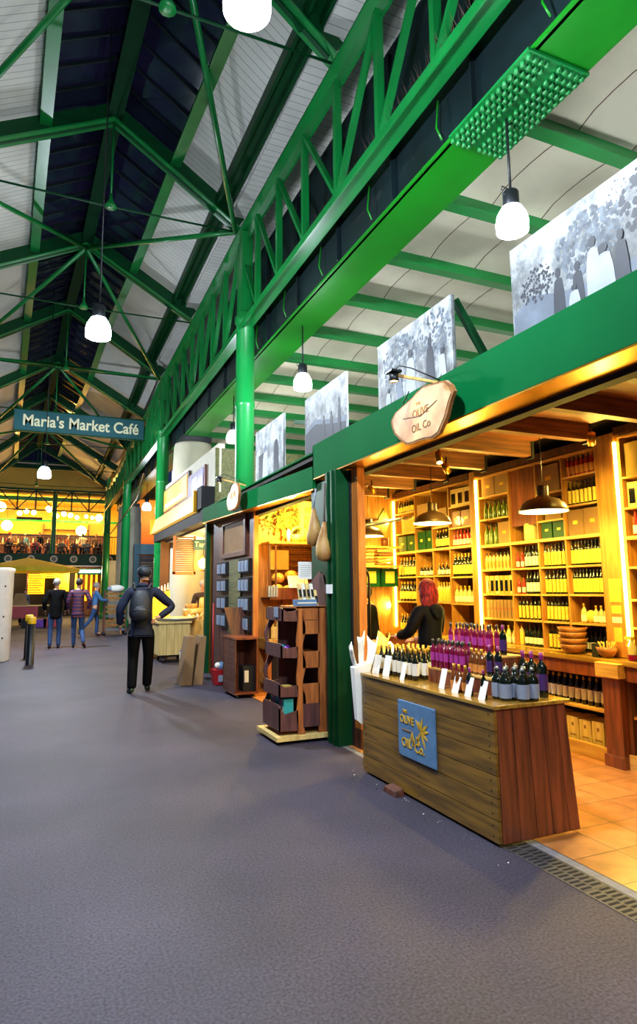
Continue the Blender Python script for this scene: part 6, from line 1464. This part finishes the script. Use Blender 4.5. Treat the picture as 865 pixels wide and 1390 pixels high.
# worker pushing the rack, facing right (+X)
pose = dict(BASE); pose.update(ell=(-.20, .16, 1.15), elr=(.20, .16, 1.15), wrl=(-.12, .40, 1.14), wrr=(.12, .40, 1.14), knl=(-.09, .12, .50), anl=(-.09, .10, .09), knr=(.09, -.14, .52), anr=(.09, -.48, .16), ftr=(0, .10, -.10), neck=(0, .03, 1.46), head=(0, .06, 1.61))
def w4(t, P, s, fw):
    c = Ch(); tors(c, P, s, .014, -.02)
    c.mk('blue_shirt', 'blueshirt', t); legs(P, s, 'jeans', t, .006); shoes(P, s, 'shoe', t); hairc(P, s, fw, 'hairgrey', t, big=.98, back=.035)
    c = Ch(); c.chain([(P['neck']+V(0, .06, -.16)*s, (.09*s, .05*s)), (P['pel']+V(0, .05, .1)*s, (.14*s, .08*s)), (P['pel']+V(0, .05, -.28)*s, (.13*s, .07*s))]); c.mk('apron', 'apron', t)
person('person in blue work shirt and brown apron pushing the tray rack', (1.60, 22.7, 0), radians(-80), 1.80, pose, w4)
# woman with red hair at the counter
pose = dict(BASE); pose.update(ell=(-.24, .08, 1.16), elr=(.22, .05, 1.14), wrl=(-.20, .28, 1.12), wrr=(.12, .25, 1.08), head=(0, .03, 1.61))
def w5(t, P, s, fw):
    c = Ch(); tors(c, P, s, .026, -.05); c.mk('black_hoodie', 'blackcl', t); legs(P, s, 'blackcl', t); shoes(P, s, 'shoe', t); hairc(P, s, fw, 'hairred', t, big=1.06, back=.018, low=1)
    c = Ch(); c.chain([(P['neck']+V(0, -.06, .0)*s, (.12*s, .05*s)), (P['neck']+V(0, -.11, -.10)*s, (.10*s, .04*s)), (P['neck']+V(0, -.12, -.17)*s, (.04*s, .02*s))]); c.mk('hood', 'blackcl', t)
person('person with long red hair in a black hoodie standing behind the counter', (3.47, 5.30, 0), radians(18), 1.58, pose, w5)
pose = dict(BASE); pose.update(ell=(-.22, .12, 1.14), elr=(.22, .10, 1.14), wrl=(-.16, .34, 1.08), wrr=(.14, .32, 1.05), neck=(0, .05, 1.46), head=(0, .11, 1.59))
def w6(t, P, s, fw):
    c = Ch(); tors(c, P, s, .026, -.05); c.mk('dark_jacket', 'blackcl', t); legs(P, s, 'blackcl', t); shoes(P, s, 'shoe', t); hairc(P, s, fw, 'hairbrown', t, big=1.02)
person('person in dark jacket bending at the back behind the iron stand', (3.78, 7.05, 0), radians(60), 1.55, pose, w6)
pose = dict(BASE)
def w7(t, P, s, fw):
    c = Ch(); tors(c, P, s, .02, -.02); c.mk('brown_jumper', 'apron', t); legs(P, s, 'blackcl', t); shoes(P, s, 'shoe', t); hairc(P, s, fw, 'hairgrey', t, big=1.05)
    c = Ch(); c.chain([(P['neck']+V(0, .10, -.12)*s, (.10*s, .04*s)), (P['pel']+V(0, .08, 0)*s, (.13*s, .06*s)), (P['pel']+V(0, .06, -.3)*s, (.14*s, .05*s))]); c.mk('apron', 'cheese', t)
person('person in pale apron standing inside the third stall beside the lantern', (3.42, 14.7, 0), radians(170), 1.72, pose, w7)
def w8(t, P, s, fw):
    c = Ch(); tors(c, P, s, .02, -.02); c.mk('grey_jumper', 'gm', t); legs(P, s, 'blackcl', t); shoes(P, s, 'shoe', t); hairc(P, s, fw, 'hairbrown', t)
pose = dict(BASE); pose.update(neck=(0, .15, 1.42), head=(0, .24, 1.54), shl=(-.17, .12, 1.36), shr=(.17, .12, 1.36))
person('person in grey jumper leaning over the market table under the parasol', (-.85, 32.0, 0), radians(200), 1.72, pose, w8)
# seated diners on the balcony
sit = dict(pel=(0, 0, .50), neck=(0, .02, 1.02), head=(0, .05, 1.17), shl=(-.17, .02, .96), shr=(.17, .02, .96), ell=(-.24, .12, .72), elr=(.24, .12, .72), wrl=(-.16, .34, .78), wrr=(.16, .34, .78), hipl=(-.09, .02, .48), hipr=(.09, .02, .48), knl=(-.11, .42, .48), knr=(.11, .42, .48), anl=(-.11, .42, .09), anr=(.11, .42, .09), ftl=(0, .13, -.03), ftr=(0, .13, -.03))
tops = ['blackcl', 'navy', 'apron', 'redcloth', 'plaid', 'gm', 'wbrown', 'blueshirt', 'blackcl', 'lwhite']
tn = ['black', 'navy', 'brown', 'red', 'plaid', 'grey', 'rust brown', 'blue', 'dark', 'white']
for i in range(9):
    x = -2.75+i*.72; f = [170, -165, 160, -175, 178, -170, 180, 165, -172][i]
    def w9(t, P, s, fw, k=tops[i]):
        c = Ch(); tors(c, P, s, .02, .0); c.mk('top', k, t); legs(P, s, 'blackcl', t); hairc(P, s, fw, ['hairbrown', 'hairgrey', 'hairred'][i % 3], t)
    y = YB+1.22
    person(f'person in {tn[i]} top sitting at a balcony table, {ORD[i]} from left', (x, y, 3.40), radians(f), 1.75, sit, w9)
    t = thing('dining_chair', f'dark chair under the {ORD[i]} diner from left on the balcony', 'chair', (0, 0, 0), 'restaurant chairs on the balcony')
    m = MB(); m.box(-.2, .2, -.2, .22, .40, .43, 'wbrown'); m.build('seat', t); m = MB(); m.box(-.2, .2, -.24, -.21, .43, .9, 'wbrown'); m.build('backrest', t)
    for qx in (-.18, .18):
        for qy in (-.2, .2): m = MB(); m.box(qx-.02, qx+.02, qy-.02, qy+.02, 0, .4, 'wbrown'); m.build('leg', t)
    t.location = (x, y, 3.40); t.rotation_euler = (0, 0, radians(f))

for i in range(8):
    x = -2.9+i*.83; f = [30, -60, 200, 150, 90, -100, 10, 170][i]
    def w10(t, P, s, fw, k=tops[(i*3+1) % 10]):
        c = Ch(); tors(c, P, s, .02, -.03); c.mk('top', k, t); legs(P, s, 'blackcl', t); hairc(P, s, fw, ['hairbrown', 'hairred', 'hairgrey'][i % 3], t)
    person(f'person in {tn[(i*3+1) % 10]} top standing among the balcony tables, {ORD[i]} from left', (x, YB+2.1+.5*(i % 3), 3.40), radians(f), 1.72, BASE, w10)

for k_, (p_, u_) in BP.items():
    if not u_:
        for ch__ in [c for c in C.objects if c.parent == p_]: bpy.data.objects.remove(ch__)
        bpy.data.objects.remove(p_)

# ------------------------------------------------------------------ camera
cam = bpy.data.cameras.new('camera'); co = bpy.data.objects.new('camera', cam); C.objects.link(co)
yaw, pitch, roll = .40968, .1432, -.009012
fwd = Vector((sin(yaw)*cos(pitch), cos(yaw)*cos(pitch), sin(pitch))); rt = Vector((cos(yaw), -sin(yaw), 0)); up = rt.cross(fwd)
r2 = rt*cos(roll)+up*sin(roll); u2 = -rt*sin(roll)+up*cos(roll)
co.matrix_world = Matrix(((r2.x, u2.x, -fwd.x, 0), (r2.y, u2.y, -fwd.y, 0), (r2.z, u2.z, -fwd.z, 1.47), (0, 0, 0, 1)))
cam.sensor_fit = 'VERTICAL'; cam.sensor_height = 36; cam.lens = 852.6/1390*36; cam.shift_y = -17.7/1390
cam.clip_start = .05; cam.clip_end = 200
S.camera = co
w = bpy.data.worlds.new('night'); S.world = w; w.use_nodes = True
w.node_tree.nodes['Background'].inputs[0].default_value = (.012, .018, .05, 1); w.node_tree.nodes['Background'].inputs[1].default_value = 1.0
S.view_settings.view_transform = 'Standard'; S.view_settings.look = 'None'; S.view_settings.gamma = 1; S.view_settings.use_curve_mapping = False
S.view_settings.exposure = 0.75
